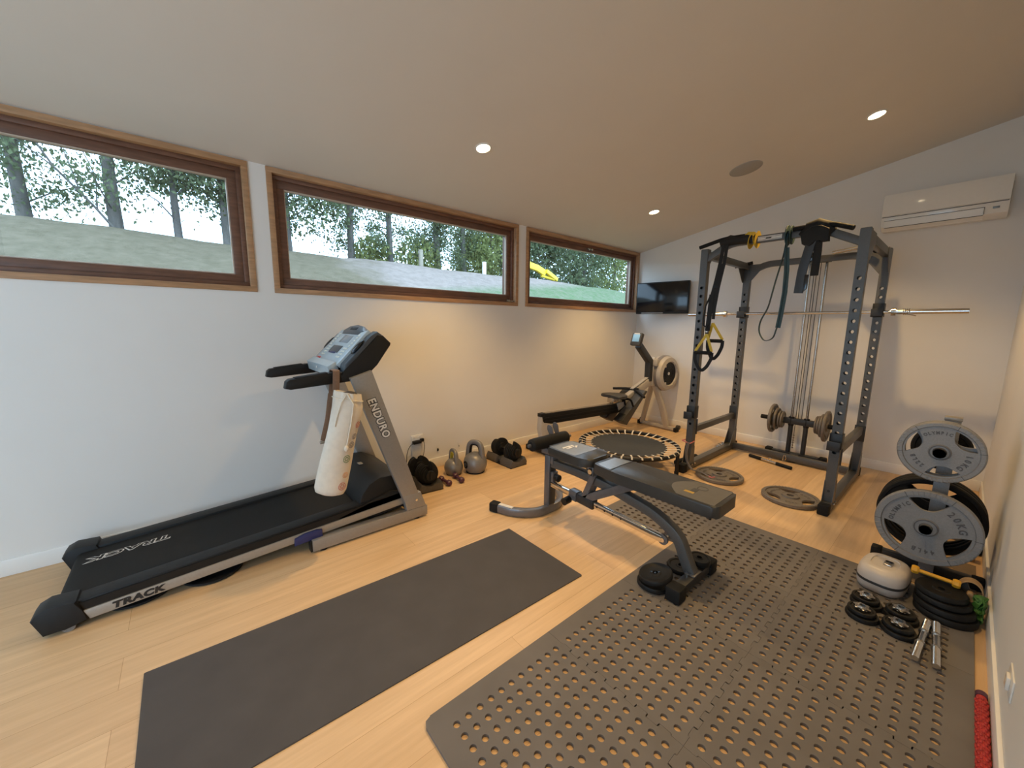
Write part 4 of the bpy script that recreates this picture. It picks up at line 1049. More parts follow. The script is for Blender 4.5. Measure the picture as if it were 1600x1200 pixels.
# teal loop band
t = thing('loop_band', 'long teal elastic loop band hanging from the middle of the pull-up bar', 'resistance band', (2.24, -1.5, 2.1), world=True)
part('knot', MB().sweep([(2.235, -1.49+0.047*math.cos(a), 2.122+0.045*math.sin(a)) for a in [2*PI*i/16 for i in range(16)]], rrect(0.065, 0.008, 0.002, 1), up=(1, 0, 0), closed=True)
     .sweep([(2.262, -1.49+0.05*math.cos(a), 2.122+0.047*math.sin(a)) for a in [2*PI*i/16 for i in range(16)]], rrect(0.05, 0.007, 0.002, 1), up=(1, 0, 0), closed=True), 'teal', t)
part('band_loop', MB().sweep(fillet([(2.245, -1.535, 2.13), (2.235, -1.54, 1.97), (2.20, -1.54, 1.78), (2.165, -1.54, 1.55), (2.118, -1.54, 1.455), (2.115, -1.54, 1.36), (2.165, -1.54, 1.285), (2.225, -1.54, 1.31), (2.248, -1.54, 1.42), (2.262, -1.545, 1.6), (2.268, -1.545, 1.8), (2.25, -1.545, 2.0), (2.25, -1.54, 2.12)], 0.05, 4), rrect(0.005, 0.026, 0.001, 1), up=(0, 1, 0), scale=None), 'teal', t)
part('band_flat', MB().bar([(2.252, -1.548, 2.02), (2.268, -1.548, 1.85), (2.272, -1.548, 1.68), (2.262, -1.548, 1.50), (2.252, -1.546, 1.40)], 0.036, 0.004, up=(0, 1, 0), r=0.001), 'teal', t)
# pair of padded black straps
t = thing('hanging_strap', 'bunched black padded straps draped over the right of the pull-up bar', 'ab strap', (2.43, -1.5, 2.12), world=True)
part('collar_wrap', MB().tube([(2.33, -1.50, 2.10), (2.38, -1.51, 2.15), (2.43, -1.52, 2.165), (2.48, -1.51, 2.14), (2.52, -1.5, 2.10)], 0.038, 10, scale=[0.8, 1.2, 1.1, 1.2, 0.8]), 'strap_black', t)
part('folded_pad', MB().prism([(2.335, 2.10), (2.35, 2.03), (2.405, 1.99), (2.44, 2.08), (2.455, 2.03), (2.515, 2.03), (2.51, 2.12), (2.46, 2.15), (2.40, 2.15)], 0, 0.05, Matrix(((1, 0, 0, 0), (0, 0, 1, -1.575), (0, 1, 0, 0), (0, 0, 0, 1))), 0.012), 'strap_black', t)
part('long_strap', MB().bar(fillet([(2.425, -1.56, 2.14), (2.40, -1.57, 1.98), (2.375, -1.565, 1.84), (2.365, -1.56, 1.665)], 0.04, 3), 0.062, 0.012, up=(0, 1, 0), r=0.004), 'rack_dark', t)
part('strap_end', MB().prism([(2.395, 1.80), (2.42, 1.80), (2.418, 1.70), (2.392, 1.665)], -1.575, -1.56, Matrix(((1, 0, 0, 0), (0, 0, 1, 0), (0, 1, 0, 0), (0, 0, 0, 1))), 0.003), 'black_gloss', t)
part('short_strap', MB().bar(fillet([(2.445, -1.555, 2.14), (2.455, -1.56, 1.98), (2.45, -1.555, 1.79)], 0.04, 3), 0.050, 0.012, up=(0, 1, 0), r=0.004), 'strap_black', t)
# thin grey tube band tied low on the left front post
t = thing('tube_band', 'thin grey tube band tied with pink cord round the left front rack post', 'resistance band', (1.62, -1.55, 0.0), world=True)
part('tied_cord', MB().sweep([(1.570, -1.582, 0.305), (1.606, -1.588, 0.298), (1.645, -1.583, 0.290), (1.646, -1.49, 0.295), (1.606, -1.452, 0.30), (1.569, -1.49, 0.30)], rrect(0.008, 0.010, 0.002, 1), closed=True), 'pink', t)
for k, dx in enumerate((0.0, 0.014)):
    part('band_tube', MB().tube(fillet([(1.628+dx, -1.590, 0.30), (1.615+dx, -1.600, 0.20), (1.640+dx, -1.605, 0.10), (1.70+dx, -1.62, 0.05), (1.73+dx, -1.60, 0.050), (1.80, -1.60-0.01*k, 0.047), (1.87, -1.64-0.01*k, 0.044)], 0.04, 4), 0.005, 8), 'grey_band', t)
part('band_end', MB().tube([(1.87, -1.645, 0.046), (1.90, -1.655, 0.046), (1.915, -1.63, 0.05)], 0.006, 8), 'pink', t)
# ------------------------------------------------------------------ weight bench (world coordinates, long axis along X)
BC = -3.22
BN = thing('weight_bench', 'adjustable weight bench with charcoal pads and grey steel frame in mid room', 'weight bench', (1.9, BC, 0), world=True)
XZ = lambda y0=0.0: Matrix(((1, 0, 0, 0), (0, 0, 1, y0), (0, 1, 0, 0), (0, 0, 0, 1)))   # local (a,b,c) -> x=a, z=b, y=y0+c
# U shaped front foot
up_ = fillet([(1.105, BC-0.300, 0.034), (1.24, BC-0.255, 0.034), (1.365, BC-0.13, 0.034), (1.365, BC+0.13, 0.034), (1.24, BC+0.255, 0.034), (1.115, BC+0.30, 0.034)], 0.12, 6)
ff = part('front_foot', MB().bar(up_, 0.050, 0.062, r=0.012), 'bench_frame', BN)
for sy in (-1, 1):
    mm = frame((1.095, BC+0.302*sy, 0.0), (1, -0.33*sy, 0), (0.33*sy, 1, 0))
    part('rubber_cap', MB().box((0.0, 0, 0.036), (0.075, 0.066, 0.072), 0.012, mm), 'black_matte', ff)
part('warning_label', MB().box((0.055, 0, 0.0655), (0.12, 0.032, 0.001), 0, frame((1.13, BC-0.287, 0), (1, 0.34, 0), (-0.34, 1, 0))), 'print_white', ff)
post = part('front_post', MB().box2(1.340, 1.392, BC-0.032, BC+0.032, 0.06, 0.455, 0.004), 'bench_frame', BN)
part('post_face', MB().box2(1.392, 1.400, BC-0.030, BC+0.030, 0.08, 0.44, 0.002), 'rack_dark', post)
part('seat_beam', MB().bar([(1.30, BC, 0.478), (1.56, BC, 0.482), (1.80, BC, 0.478)], 0.052, 0.042, r=0.004), 'bench_frame', BN)
part('seat_clip', MB().box2(1.395, 1.425, BC-0.032, BC+0.032, 0.40, 0.465, 0.003), 'bench_frame', BN)
part('pivot_bracket', MB().box2(1.775, 1.815, BC-0.075, BC+0.075, 0.440, 0.50, 0.004), 'bench_frame', BN)
part('pivot_tube', MB().cyl((1.794, BC-0.082, 0.470), (1.794, BC+0.082, 0.470), 0.016, 14), 'chrome', BN)
part('tube_plug', MB().box2(1.783, 1.808, BC-0.0765, BC-0.074, 0.446, 0.494, 0.001), 'black', BN)
# main beam swinging down to the rear foot
main = [(1.40, BC+0.0, 0.400), (1.66, BC, 0.405), (1.95, BC, 0.378), (2.22, BC, 0.330), (2.36, BC, 0.255), (2.405, BC, 0.15), (2.452, BC, 0.06)]
part('main_beam', MB().bar(fillet(main, 0.09, 6), 0.056, 0.058, r=0.006), 'rack', BN)
rf = part('rear_foot', MB().box2(2.425, 2.478, BC-0.20, BC+0.20, 0.030, 0.082, 0.004), 'rack_dark', BN)
for sy in (-1, 1):
    part('rubber_cap', MB().box2(2.412, 2.490, BC+sy*0.185-0.04, BC+sy*0.185+0.04, 0.012, 0.09, 0.010), 'black_matte', rf)
    part('foot_bolt', MB().cyl((2.445, BC+0.055*sy, 0.082), (2.445, BC+0.055*sy, 0.094), 0.009, 8), 'chrome', rf)
part('weld_plate', MB().box2(2.425, 2.478, BC-0.045, BC+0.045, 0.082, 0.088, 0.002), 'bench_frame', rf)
# chrome adjusting strut with sleeve and pins
st = part('adjusting_strut', MB().bar([(1.40, BC-0.01, 0.243), (2.285, BC-0.035, 0.218)], 0.032, 0.040, r=0.004), 'chrome', BN)
holes = MB()
for k in range(7): holes.cyl((1.83+k*0.062, BC-0.0375-0.001*k, 0.2325-0.0018*k), (1.83+k*0.062, BC-0.0405-0.001*k, 0.2325-0.0018*k), 0.007, 10)
part('pin_holes', holes, 'black', st)
sv = part('strut_sleeve', MB().bar([(1.60, BC-0.015, 0.238), (1.80, BC-0.021, 0.231)], 0.052, 0.060, r=0.005), 'rack_dark', BN)
part('sleeve_collar', MB().bar([(1.595, BC-0.015, 0.240), (1.66, BC-0.017, 0.237)], 0.060, 0.068, r=0.005), 'bench_frame', sv)
part('pull_knob', MB().cyl((1.60, BC-0.045, 0.205), (1.60, BC-0.100, 0.200), 0.025, 18).cyl((1.60, BC-0.02, 0.21), (1.60, BC-0.05, 0.205), 0.012, 12), 'black', sv)
part('pull_knob', MB().cyl((1.40, BC, 0.300), (1.435, BC-0.004, 0.300), 0.012, 12).cyl((1.432, BC-0.004, 0.300), (1.465, BC-0.008, 0.300), 0.027, 18).sphere((1.465, BC-0.008, 0.300), 0.027, None, (0.4, 1, 1)), 'black', post)
part('knob_boss', MB().box2(1.398, 1.425, BC-0.025, BC+0.025, 0.262, 0.338, 0.003), 'bench_frame', post)
for sy in (-1, 1):
    yy = BC+sy*0.037
    part('v_link', MB().bar([(1.705, yy, 0.222), (1.800, yy, 0.458)], 0.010, 0.040, up=(0, 0, 1), r=0.003), 'bench_frame', BN)
    part('back_link', MB().bar([(1.700, yy, 0.232), (1.95, yy, 0.385), (2.07, yy, 0.455)], 0.010, 0.050, up=(0, 0, 1), r=0.003), 'bench_frame', BN)
    part('pivot_lug', MB().cyl((2.288, BC+sy*0.030, 0.215), (2.288, BC+sy*0.042, 0.215), 0.030, 18), 'bench_frame', BN)
part('pivot_bolt', MB().cyl((2.288, BC-0.050, 0.215), (2.288, BC+0.050, 0.215), 0.013, 14), 'chrome', BN)
part('back_rail', MB().bar([(1.80, BC, 0.462), (2.52, BC, 0.458)], 0.045, 0.030, r=0.003), 'bench_frame', BN)
part('end_stop', MB().cyl((2.545, BC-0.09, 0.485), (2.545, BC-0.09, 0.458), 0.007, 10), 'black', BN)
# pads
def pad(name, outline, z0, z1, mt, crown=0.006, bev=0.018):
    mb = MB().prism(outline, z0, z1, None, bev)
    return part(name, mb, mt, BN, smooth=50)
def round_poly(pts, r, n=5):
    P = [Vector((*p, 0)) for p in pts]; out = []
    for i in range(len(P)):
        a, b, c = P[i-1], P[i], P[(i+1) % len(P)]
        l = min(r, (a-b).length*0.45, (c-b).length*0.45); p1 = b+(a-b).normalized()*l; p2 = b+(c-b).normalized()*l
        for k in range(n+1):
            t = k/n; q = p1*(1-t)**2+b*2*t*(1-t)+p2*t*t; out.append((q.x, q.y))
    return out
seat = pad('seat_pad', round_poly([(1.445, BC-0.125), (1.74, BC-0.135), (1.815, BC-0.095), (1.815, BC+0.095), (1.74, BC+0.135), (1.445, BC+0.125)], 0.03), 0.502, 0.560, 'vinyl')
part('pad_panel', MB().prism(round_poly([(1.465, BC-0.112), (1.70, BC-0.122), (1.70, BC+0.122), (1.465, BC+0.112)], 0.02), 0.5595, 0.5612), 'vinyl_sheen', seat)
mm = Matrix(((0, 1, 0, 1.565), (-1, 0, 0, BC), (0, 0, 1, 0.5615), (0, 0, 0, 1)))
lg = MB()
lg.prism([(-0.012, -0.030), (0.060, -0.030), (0.070, -0.012), (0.02, -0.012), (0.02, 0.0), (0.06, 0.0), (0.052, 0.012), (-0.002, 0.012)], 0, 0.0008, mm)
lg.prism([(-0.062, 0.004), (-0.022, 0.030), (-0.018, 0.018), (-0.048, -0.004)], 0, 0.0008, mm).prism([(-0.04, -0.03), (-0.018, -0.03), (-0.018, 0.010), (-0.032, 0.002)], 0, 0.0008, mm)
part('white_emblem', lg, 'print_white', seat)
back = pad('back_pad', round_poly([(1.835, BC-0.098), (1.86, BC-0.105), (2.02, BC-0.132), (2.575, BC-0.132), (2.590, BC-0.10), (2.590, BC+0.10), (2.575, BC+0.132), (2.02, BC+0.132), (1.86, BC+0.105), (1.835, BC+0.098)], 0.035), 0.482, 0.545, 'vinyl')
part('pad_panel', MB().prism(round_poly([(1.858, BC-0.092), (1.965, BC-0.112), (1.965, BC+0.112), (1.858, BC+0.092)], 0.02), 0.5445, 0.5462), 'vinyl_sheen', back, label='pale glossy panel')
part('pad_seam', MB().bar([(1.975, BC-0.125, 0.5452), (1.965, BC, 0.5455), (1.975, BC+0.125, 0.5452)], 0.004, 0.002, r=0.0005), 'black', back)
pp = [(2.568, BC-0.118), (2.568, BC+0.118)]+[(2.38-0.075*math.sin(PI*i/12), BC+0.118-0.236*i/12) for i in range(13)]
part('grey_panel', MB().prism(pp, 0.5445, 0.5464), 'vinyl_grey', back, label='lighter grey head panel')
lg = MB(); 
part('emblem_patch', MB().box((2.415, BC-0.048, 0.5468), (0.050, 0.022, 0.0008), 0), 'print_gold', back)
part('emblem_ring', MB().lathe([(0.024, 0.5464), (0.028, 0.5464), (0.028, 0.5472), (0.024, 0.5472)], 24, T(2.445, BC+0.045, 0), closed=True).box((2.425, BC-0.005, 0.5468), (0.03, 0.05, 0.0008)), 'rack', back)
# foam roller at the seat end with its brackets
rl = part('roller_bar', MB().cyl((1.352, BC-0.21, 0.555), (1.352, BC+0.23, 0.555), 0.012, 12), 'bench_frame', BN)
part('foam_roller', MB().lathe([(0, -0.19), (0.030, -0.19), (0.044, -0.178), (0.046, -0.15), (0.046, 0.15), (0.044, 0.178), (0.030, 0.19), (0, 0.19)], 28, T(1.352, BC+0.0, 0.555) @ RX(PI/2)), 'black_matte', rl)
part('roller_post', MB().box2(1.315, 1.345, BC-0.02, BC+0.02, 0.455, 0.56, 0.003), 'bench_frame', BN)
for yy, dzz in ((BC+0.04, 0.0), (BC+0.10, 0.012)):
    part('hook_plate', MB().prism(round_poly([(1.33, 0.56), (1.36, 0.56), (1.335, 0.655+dzz), (1.29, 0.66+dzz), (1.285, 0.625+dzz)], 0.02), yy, yy+0.006, XZ()), 'bench_frame', BN)

# two small plates dropped round the rear foot of the bench
def small_plate(name, R_, th, label, loc, rot=(0, 0, 0), group=None, hole=0.014, knobs=0, mt='iron_black'):
    t = thing(name, label, 'weight plate', loc, group=group); t.rotation_euler = rot
    part('plate_body', MB().lathe([(hole, 0.001), (hole, th), (R_*0.32, th), (R_*0.36, th-0.003), (R_*0.74, th-0.003), (R_*0.80, th+0.001), (R_*0.95, th+0.001), (R_, th*0.75), (R_, th*0.2), (R_*0.95, 0), (hole, 0)], 40), mt, t)
    if knobs:
        part('finger_holes', (lambda mb: [mb.cyl((R_*0.22*(k-1), R_*0.06*(1 if k != 1 else -1), th+0.0005), (R_*0.22*(k-1), R_*0.06*(1 if k != 1 else -1), th+0.0012), R_*0.07, 12) for k in range(3)] and mb)(MB()), 'black_gloss', t)
    return t
small_plate('small_weight_plate', 0.088, 0.024, 'small black plate leaning on the near side of the bench rear foot', (2.330, BC-0.165, 0.068), (0.08, -0.24, 0.4), 'small black plates by the bench foot', knobs=1)
small_plate('small_weight_plate', 0.088, 0.024, 'small black plate under another on the near side of the bench rear foot', (2.318, BC-0.160, 0.0125), (0, 0, 0.2), 'small black plates by the bench foot')
small_plate('small_weight_plate', 0.075, 0.024, 'small black plate on the far side of the bench rear foot', (2.345, BC+0.085, 0.013), (0, 0, 1.0), 'small black plates by the bench foot')
small_plate('small_weight_plate', 0.058, 0.030, 'small black plate resting on the far end of the bench rear foot', (2.435, BC+0.105, 0.093), (0.03, 0.0, 1.0), 'small black plates by the bench foot')

# ------------------------------------------------------------------ mini trampoline
TCX, TCY, TRR, TRZ = 1.15, -1.86, 0.478, 0.218
TP = thing('mini_trampoline', 'round black mini trampoline with pale webbing loops on the floor beyond the bench', 'mini trampoline', (TCX, TCY, 0))
part('rim', MB().lathe([(TRR+0.018*math.cos(a), TRZ+0.018*math.sin(a)) for a in [2*PI*i/10 for i in range(10)]], 72, closed=True), 'black', TP)
mb = MB(); n = 34; prof = []
R_b = 0.372
mb.lathe([(0, TRZ-0.006), (R_b*0.9, TRZ-0.003), (R_b, TRZ), (R_b, TRZ-0.006), (0, TRZ-0.012)], 68)
part('jumping_bed', mb, 'tramp_mat', TP)
for k in range(n):
    a = 2*PI*k/n; mm = RZ(a)
    part('webbing_loop', MB().bar([(R_b-0.012, 0, TRZ+0.001), (R_b+0.05, 0.004, TRZ+0.006), (TRR+0.004, 0, TRZ+0.020), (TRR+0.021, 0, TRZ+0.004)], 0.015, 0.003, r=0.001, M=mm), 'spring', TP)
for k in range(6):
    a = 2*PI*k/6+0.25; c, sn = math.cos(a), math.sin(a)
    lg = part('leg', MB().cyl((c*TRR, sn*TRR, 0.012), (c*TRR, sn*TRR, TRZ-0.01), 0.017, 14), 'black', TP)
    part('rubber_tip', MB().cyl((c*TRR, sn*TRR, 0.0), (c*TRR, sn*TRR, 0.035), 0.021, 14), 'black_matte', lg)

# ------------------------------------------------------------------ rowing machine (local: +Y toward flywheel)
RW = thing('rowing_machine', 'grey air rowing machine with round flywheel standing in the far left corner', 'rowing machine', (0.575, -0.245, 0), rz=-0.075)
YZl = YZ
RZT = lambda y: 0.468 - 0.020*(y+2.2)/1.4      # rail top height along y
part('rail', MB().prism([(-2.14, RZT(-2.14)-0.120), (-0.62, RZT(-0.62)-0.120), (-0.62, RZT(-0.62)), (-2.14, RZT(-2.14))], -0.028, 0.028, YZ, 0.004), 'black', RW)
part('rail_top', MB().prism([(-2.13, RZT(-2.13)), (-0.64, RZT(-0.64)), (-0.64, RZT(-0.64)+0.006), (-2.13, RZT(-2.13)+0.006)], -0.022, 0.022, YZ), 'steel', RW)
part('rail_rib', MB().prism([(-2.12, RZT(-2.12)-0.05), (-0.9, RZT(-0.9)-0.05), (-0.9, RZT(-0.9)-0.042), (-2.12, RZT(-2.12)-0.042)], 0.028, 0.033, YZ).prism([(-2.12, RZT(-2.12)-0.09), (-0.9, RZT(-0.9)-0.09), (-0.9, RZT(-0.9)-0.078), (-2.12, RZT(-2.12)-0.078)], 0.028, 0.034, YZ), 'black', RW)
rl = part('rear_leg', MB().prism([(-2.155, RZT(-2.15)-0.005), (-2.135, RZT(-2.1)-0.10), (-1.97, RZT(-2)-0.125), (-1.985, 0.06), (-2.10, 0.05), (-2.17, 0.30)], -0.035, 0.035, YZ, 0.008), 'row_frame', RW)
part('end_cap', MB().prism([(-2.165, RZT(-2.16)-0.03), (-2.105, RZT(-2.1)-0.03), (-2.105, RZT(-2.1)+0.009), (-2.165, RZT(-2.16)+0.006)], -0.034, 0.034, YZ, 0.006), 'black', RW)
rf = part('rear_foot', MB().bar([(-0.27, -2.08, 0.035), (0.27, -2.08, 0.035)], 0.05, 0.045, r=0.006), 'black', RW)
for sx in (-1, 1): part('foot_block', MB().box((sx*0.26, -2.08, 0.03), (0.06, 0.07, 0.06), 0.01), 'black_matte', rf)
# sliding seat
seat = part('seat', MB().prism(round_poly([(-0.165, -0.02), (-0.15, -0.125), (-0.05, -0.12), (0, -0.10), (0.05, -0.12), (0.15, -0.125), (0.165, -0.02), (0.11, 0.10), (0, 0.125), (-0.11, 0.10)], 0.05), 0, 0.032, T(0, -0.93, 0.530), 0.012), 'row_dark', RW, smooth=50)
part('seat_carriage', MB().box((0, -0.93, 0.495), (0.10, 0.20, 0.068), 0.01), 'steel', seat)
for yy in (-1.00, -0.86): part('seat_roller', MB().cyl((-0.035, yy, 0.485), (0.035, yy, 0.485), 0.022, 14), 'black', seat)
# foot stretchers
for sx in (-1, 1):
    fs = part('foot_plate', MB().prism([(-1.02, 0.26), (-0.90, 0.20), (-0.52, 0.585), (-0.56, 0.60), (-0.80, 0.42)], sx*0.11-0.06, sx*0.11+0.06, YZ, 0.008), 'row_dark', RW)
    part('foot_strap', MB().bar(fillet([(sx*0.11-0.062, -0.80, 0.42), (sx*0.11-0.05, -0.84, 0.51), (sx*0.11+0.05, -0.84, 0.51), (sx*0.11+0.062, -0.80, 0.42)], 0.03, 3), 0.03, 0.004, up=(0, 1, 0.2), r=0.001), 'black', fs)
    part('heel_cup', MB().prism([(-1.03, 0.27), (-0.90, 0.20), (-0.85, 0.25), (-0.93, 0.34)], sx*0.11-0.055, sx*0.11+0.055, YZ, 0.01), 'black', fs)
part('stretcher_bar', MB().box((0, -0.78, 0.36), (0.30, 0.05, 0.06), 0.008), 'black', RW)
# main frame: sloping boom, front legs
part('frame_boom', MB().bar([(0, -0.92, 0.40), (0, -0.22, 0.70), (0, -0.02, 0.74)], 0.075, 0.10, r=0.012), 'row_frame', RW)
part('chain_guide', MB().bar([(0, -0.62, 0.605), (0, -0.20, 0.775)], 0.05, 0.012, r=0.003), 'row_frame', RW)
fl = part('front_leg', MB().bar([(-0.01, -0.16, 0.66), (-0.245, 0.0, 0.05)], 0.045, 0.075, up=(0, 1, 0), r=0.012), 'row_frame', RW)
part('front_leg', MB().bar([(0.01, -0.16, 0.66), (0.09, -0.06, 0.33), (0.14, 0.0, 0.05)], 0.075, 0.06, up=(0, 1, 0), r=0.012), 'row_frame', RW)
ff = part('front_foot', MB().bar([(-0.285, 0, 0.038), (0.275, 0, 0.038)], 0.05, 0.04, r=0.006), 'row_frame', RW)
for sx in (-1, 1):
    part('foot_block', MB().box((sx*0.285, 0.0, 0.03), (0.05, 0.07, 0.06), 0.012), 'black_matte', ff)
    part('transport_wheel', MB().cyl((sx*0.285-0.02, 0.045, 0.058), (sx*0.285+0.02, 0.045, 0.058), 0.030, 18), 'row_dark', ff)
# flywheel housing
FWY, FWZ = 0.0, 0.775
FM = T(0.045, FWY, FWZ) @ RY(PI/2)
fw = part('flywheel_housing', MB().lathe([(0.150, -0.085), (0.205, -0.085), (0.232, -0.06), (0.238, -0.02), (0.236, 0.045), (0.215, 0.085), (0.165, 0.098), (0.155, 0.085), (0.150, -0.02)], 56, FM, closed=True), 'fan_grey', RW)
part('perforated_cage', MB().lathe([(0.2385, -0.022), (0.241, -0.018), (0.241, 0.036), (0.2385, 0.040)], 56, FM, closed=True), 'perf_grey', fw)
part('fan_screen', MB().lathe([(0, 0.070), (0.10, 0.072), (0.156, 0.078), (0.156, 0.066), (0, 0.060)], 48, FM), 'black', fw)
for k in range(5): part('screen_ring', MB().lathe([(0.035+k*0.025, 0.071+0.0006*k), (0.039+k*0.025, 0.071+0.0006*k), (0.039+k*0.025, 0.075+0.0006*k), (0.035+k*0.025, 0.075+0.0006*k)], 40, FM, closed=True), 'black_gloss', fw)
part('hub_badge', MB().cyl((0, 0, 0.070), (0, 0, 0.078), 0.020, 18, M=FM), 'print_white', fw)
part('damper_cover', MB().box((0.0, -0.225, 0.93), (0.10, 0.06, 0.10), 0.02, T(0.045, 0, 0) @ T(0, 0, 0)), 'fan_grey', fw)
for a in (0.7, 2.6, 4.0, 5.6):
    part('clip_lug', MB().box((0.160*math.cos(a), 0.160*math.sin(a), 0.098), (0.03, 0.022, 0.014), 0.004, FM), 'fan_grey', fw)
part('back_plate', MB().box((-0.055, -0.06, 0.75), (0.015, 0.26, 0.34), 0.006), 'row_frame', RW)
part('support_plate', MB().prism([(-0.25, 0.62), (-0.18, 0.60), (-0.19, 0.98), (-0.22, 1.0), (-0.25, 0.97)], -0.025, 0.045, YZ, 0.006), 'row_frame', RW)
# monitor arm
ma = part('monitor_arm', MB().bar([(0, -0.28, 0.68), (0, -0.285, 0.945), (0, -0.53, 1.160)], 0.080, 0.075, r=0.008), 'rack_dark', RW)
mmn = frame((0.0, -0.570, 1.235), (1, 0, 0), (0, 0.30, 0.95))
mo = part('monitor', MB().box((0, 0, 0), (0.150, 0.165, 0.055), 0.014, mmn), 'row_dark', ma)
part('monitor_screen', MB().box((0, 0.012, 0.0275), (0.100, 0.095, 0.003), 0.001, mmn), 'screen_blue', mo)
part('monitor_label', MB().box((0, 0.068, 0.0275), (0.08, 0.014, 0.002), 0, mmn), 'print_white', mo)
# handle resting in its hook
hd_ = part('handle', MB().tube(fillet([(-0.235, -0.70, 0.585), (-0.06, -0.60, 0.60), (0.06, -0.60, 0.59), (0.235, -0.68, 0.535)], 0.08, 5), 0.0165, 12), 'black', RW)
part('handle_yoke', MB().box((0, -0.58, 0.598), (0.12, 0.075, 0.035), 0.012), 'black', hd_)

# ------------------------------------------------------------------ floor coverings
solo('yoga_mat', MB().prism(round_poly([(1.300, -5.452), (1.957, -5.450), (2.013, -3.614), (1.366, -3.611)], 0.006), 0, 0.006), 'mat_grey', 'plain charcoal exercise mat lying beside the treadmill', 'exercise mat')
PITCH_T, HN, HP_, HR, TT = 0.585, 11, 0.0502, 0.0128, 0.0118
def foam_tile(name, cx, cy, label, edges):
    """edges: which sides carry a straight border strip; the others are toothed joints"""
    t = MB(); bm = t.bm; half = PITCH_T/2; inner = HN*HP_/2
    for i in range(HN):
        for j in range(HN):
            t.cell((i-(HN-1)/2)*HP_, (j-(HN-1)/2)*HP_, HP_/2, HP_/2, HR, 0, TT, None, 16)
    ins = [(-inner, -inner), (inner, -inner), (inner, inner), (-inner, inner)]
    # outer outline
    out = []
    sides = [('S', (-1, -1), (1, 0), (0, -1)), ('E', (1, -1), (0, 1), (1, 0)), ('N', (1, 1), (-1, 0), (0, 1)), ('W', (-1, 1), (0, -1), (-1, 0))]
    bw = 0.046
    for nm, c, d, nrm in sides:
        o = half+(bw if nm in edges else -0.0004)
        prev = {'S': 'W', 'E': 'S', 'N': 'E', 'W': 'N'}[nm]; nxt = {'S': 'E', 'E': 'N', 'N': 'W', 'W': 'S'}[nm]
        s0 = -(half+(bw if prev in edges else 0)); s1 = half+(bw if nxt in edges else 0)
        def P(s_, off): return (d[0]*s_+nrm[0]*off, d[1]*s_+nrm[1]*off)
        if nm in edges:
            r = 0.03
            if prev in edges: out += [P(s0+0.002, o-r), P(s0+r*0.3, o-r*0.3), P(s0+r, o)]
            else: out += [P(s0+0.0004, o)]
            if nxt in edges: out += [P(s1-r, o)]
            else: out += [P(s1-0.0004, o)]
        else:
            sg = 1 if nm in 'SE' else -1; k = 13; w = 2*half/k
            for q in range(k):
                a = -half+q*w; amp = 0.0075*(1 if q % 2 == 0 else -1)*sg*(1 if nm in 'SE' else 1)
                amp = (0.0075 if q % 2 == 0 else -0.0075)
                if nm in 'NW': amp = -amp
                if q == 0 or q == k-1: amp = 0
                fl_ = 0.004*(1 if amp > 0 else -1) if amp else 0
                out += [P(a+0.0006-fl_*0.5, o+amp), P(a+w-0.0006+fl_*0.5, o+amp)]
    vo = {}
    for z in (TT, 0.0):
        A = [bm.verts.new((x, y, z)) for x, y in out]; n_ = HN
        ring_ = []
        pts = [(-inner+i*HP_/2, -inner) for i in range(2*n_)]+[(inner, -inner+i*HP_/2) for i in range(2*n_)]+[(inner-i*HP_/2, inner) for i in range(2*n_)]+[(-inner, inner-i*HP_/2) for i in range(2*n_)]
        B = [bm.verts.new((x, y, z)) for x, y in pts]
        es = [bm.edges.new((A[i], A[(i+1) % len(A)])) for i in range(len(A))]+[bm.edges.new((B[i], B[(i+1) % len(B)])) for i in range(len(B))]
        bmesh.ops.triangle_fill(bm, edges=es, use_beauty=True, use_dissolve=False, normal=(0, 0, 1))
        vo[z] = A
    a_, b_ = vo[TT], vo[0.0]
    for i in range(len(a_)):
        j = (i+1) % len(a_); bm.faces.new((a_[i], a_[j], b_[j], b_[i]))
    t.merge(2e-5)
    return solo(name, t, 'tile', label, 'foam tile', (cx, cy, 0), group='perforated foam tiles', smooth=30)
TX0, TY0 = 2.229+PITCH_T/2, -4.645+PITCH_T/2
grid = {
    (0, 0): ('W S', 'perforated grey foam tile forming the near left corner of the tiled area'),
    (0, 1): ('W', 'perforated grey foam tile on the left edge, second from the near left corner'),
    (0, 2): ('W', 'perforated grey foam tile under the rear foot of the weight bench'),
    (0, 3): ('N', 'perforated grey foam tile below the reclined head end of the bench'),
    (1, 0): ('E S', 'perforated grey foam tile in the near right corner beside the red roller'),
    (1, 1): ('E', 'perforated grey foam tile at the right wall, next to the near right corner tile'),
    (1, 2): ('E', 'perforated grey foam tile under the ends of the chrome dumbbell bars'),
    (1, 3): ('N E', 'perforated grey foam tile under the black plates and the pale grey case'),
    (-1, 3): ('W N', 'perforated grey foam tile jutting out under the bench seat'),
}
for (i, j), (e, lab) in grid.items():
    foam_tile('foam_tile', TX0+i*PITCH_T, TY0+j*PITCH_T, lab, e.split())
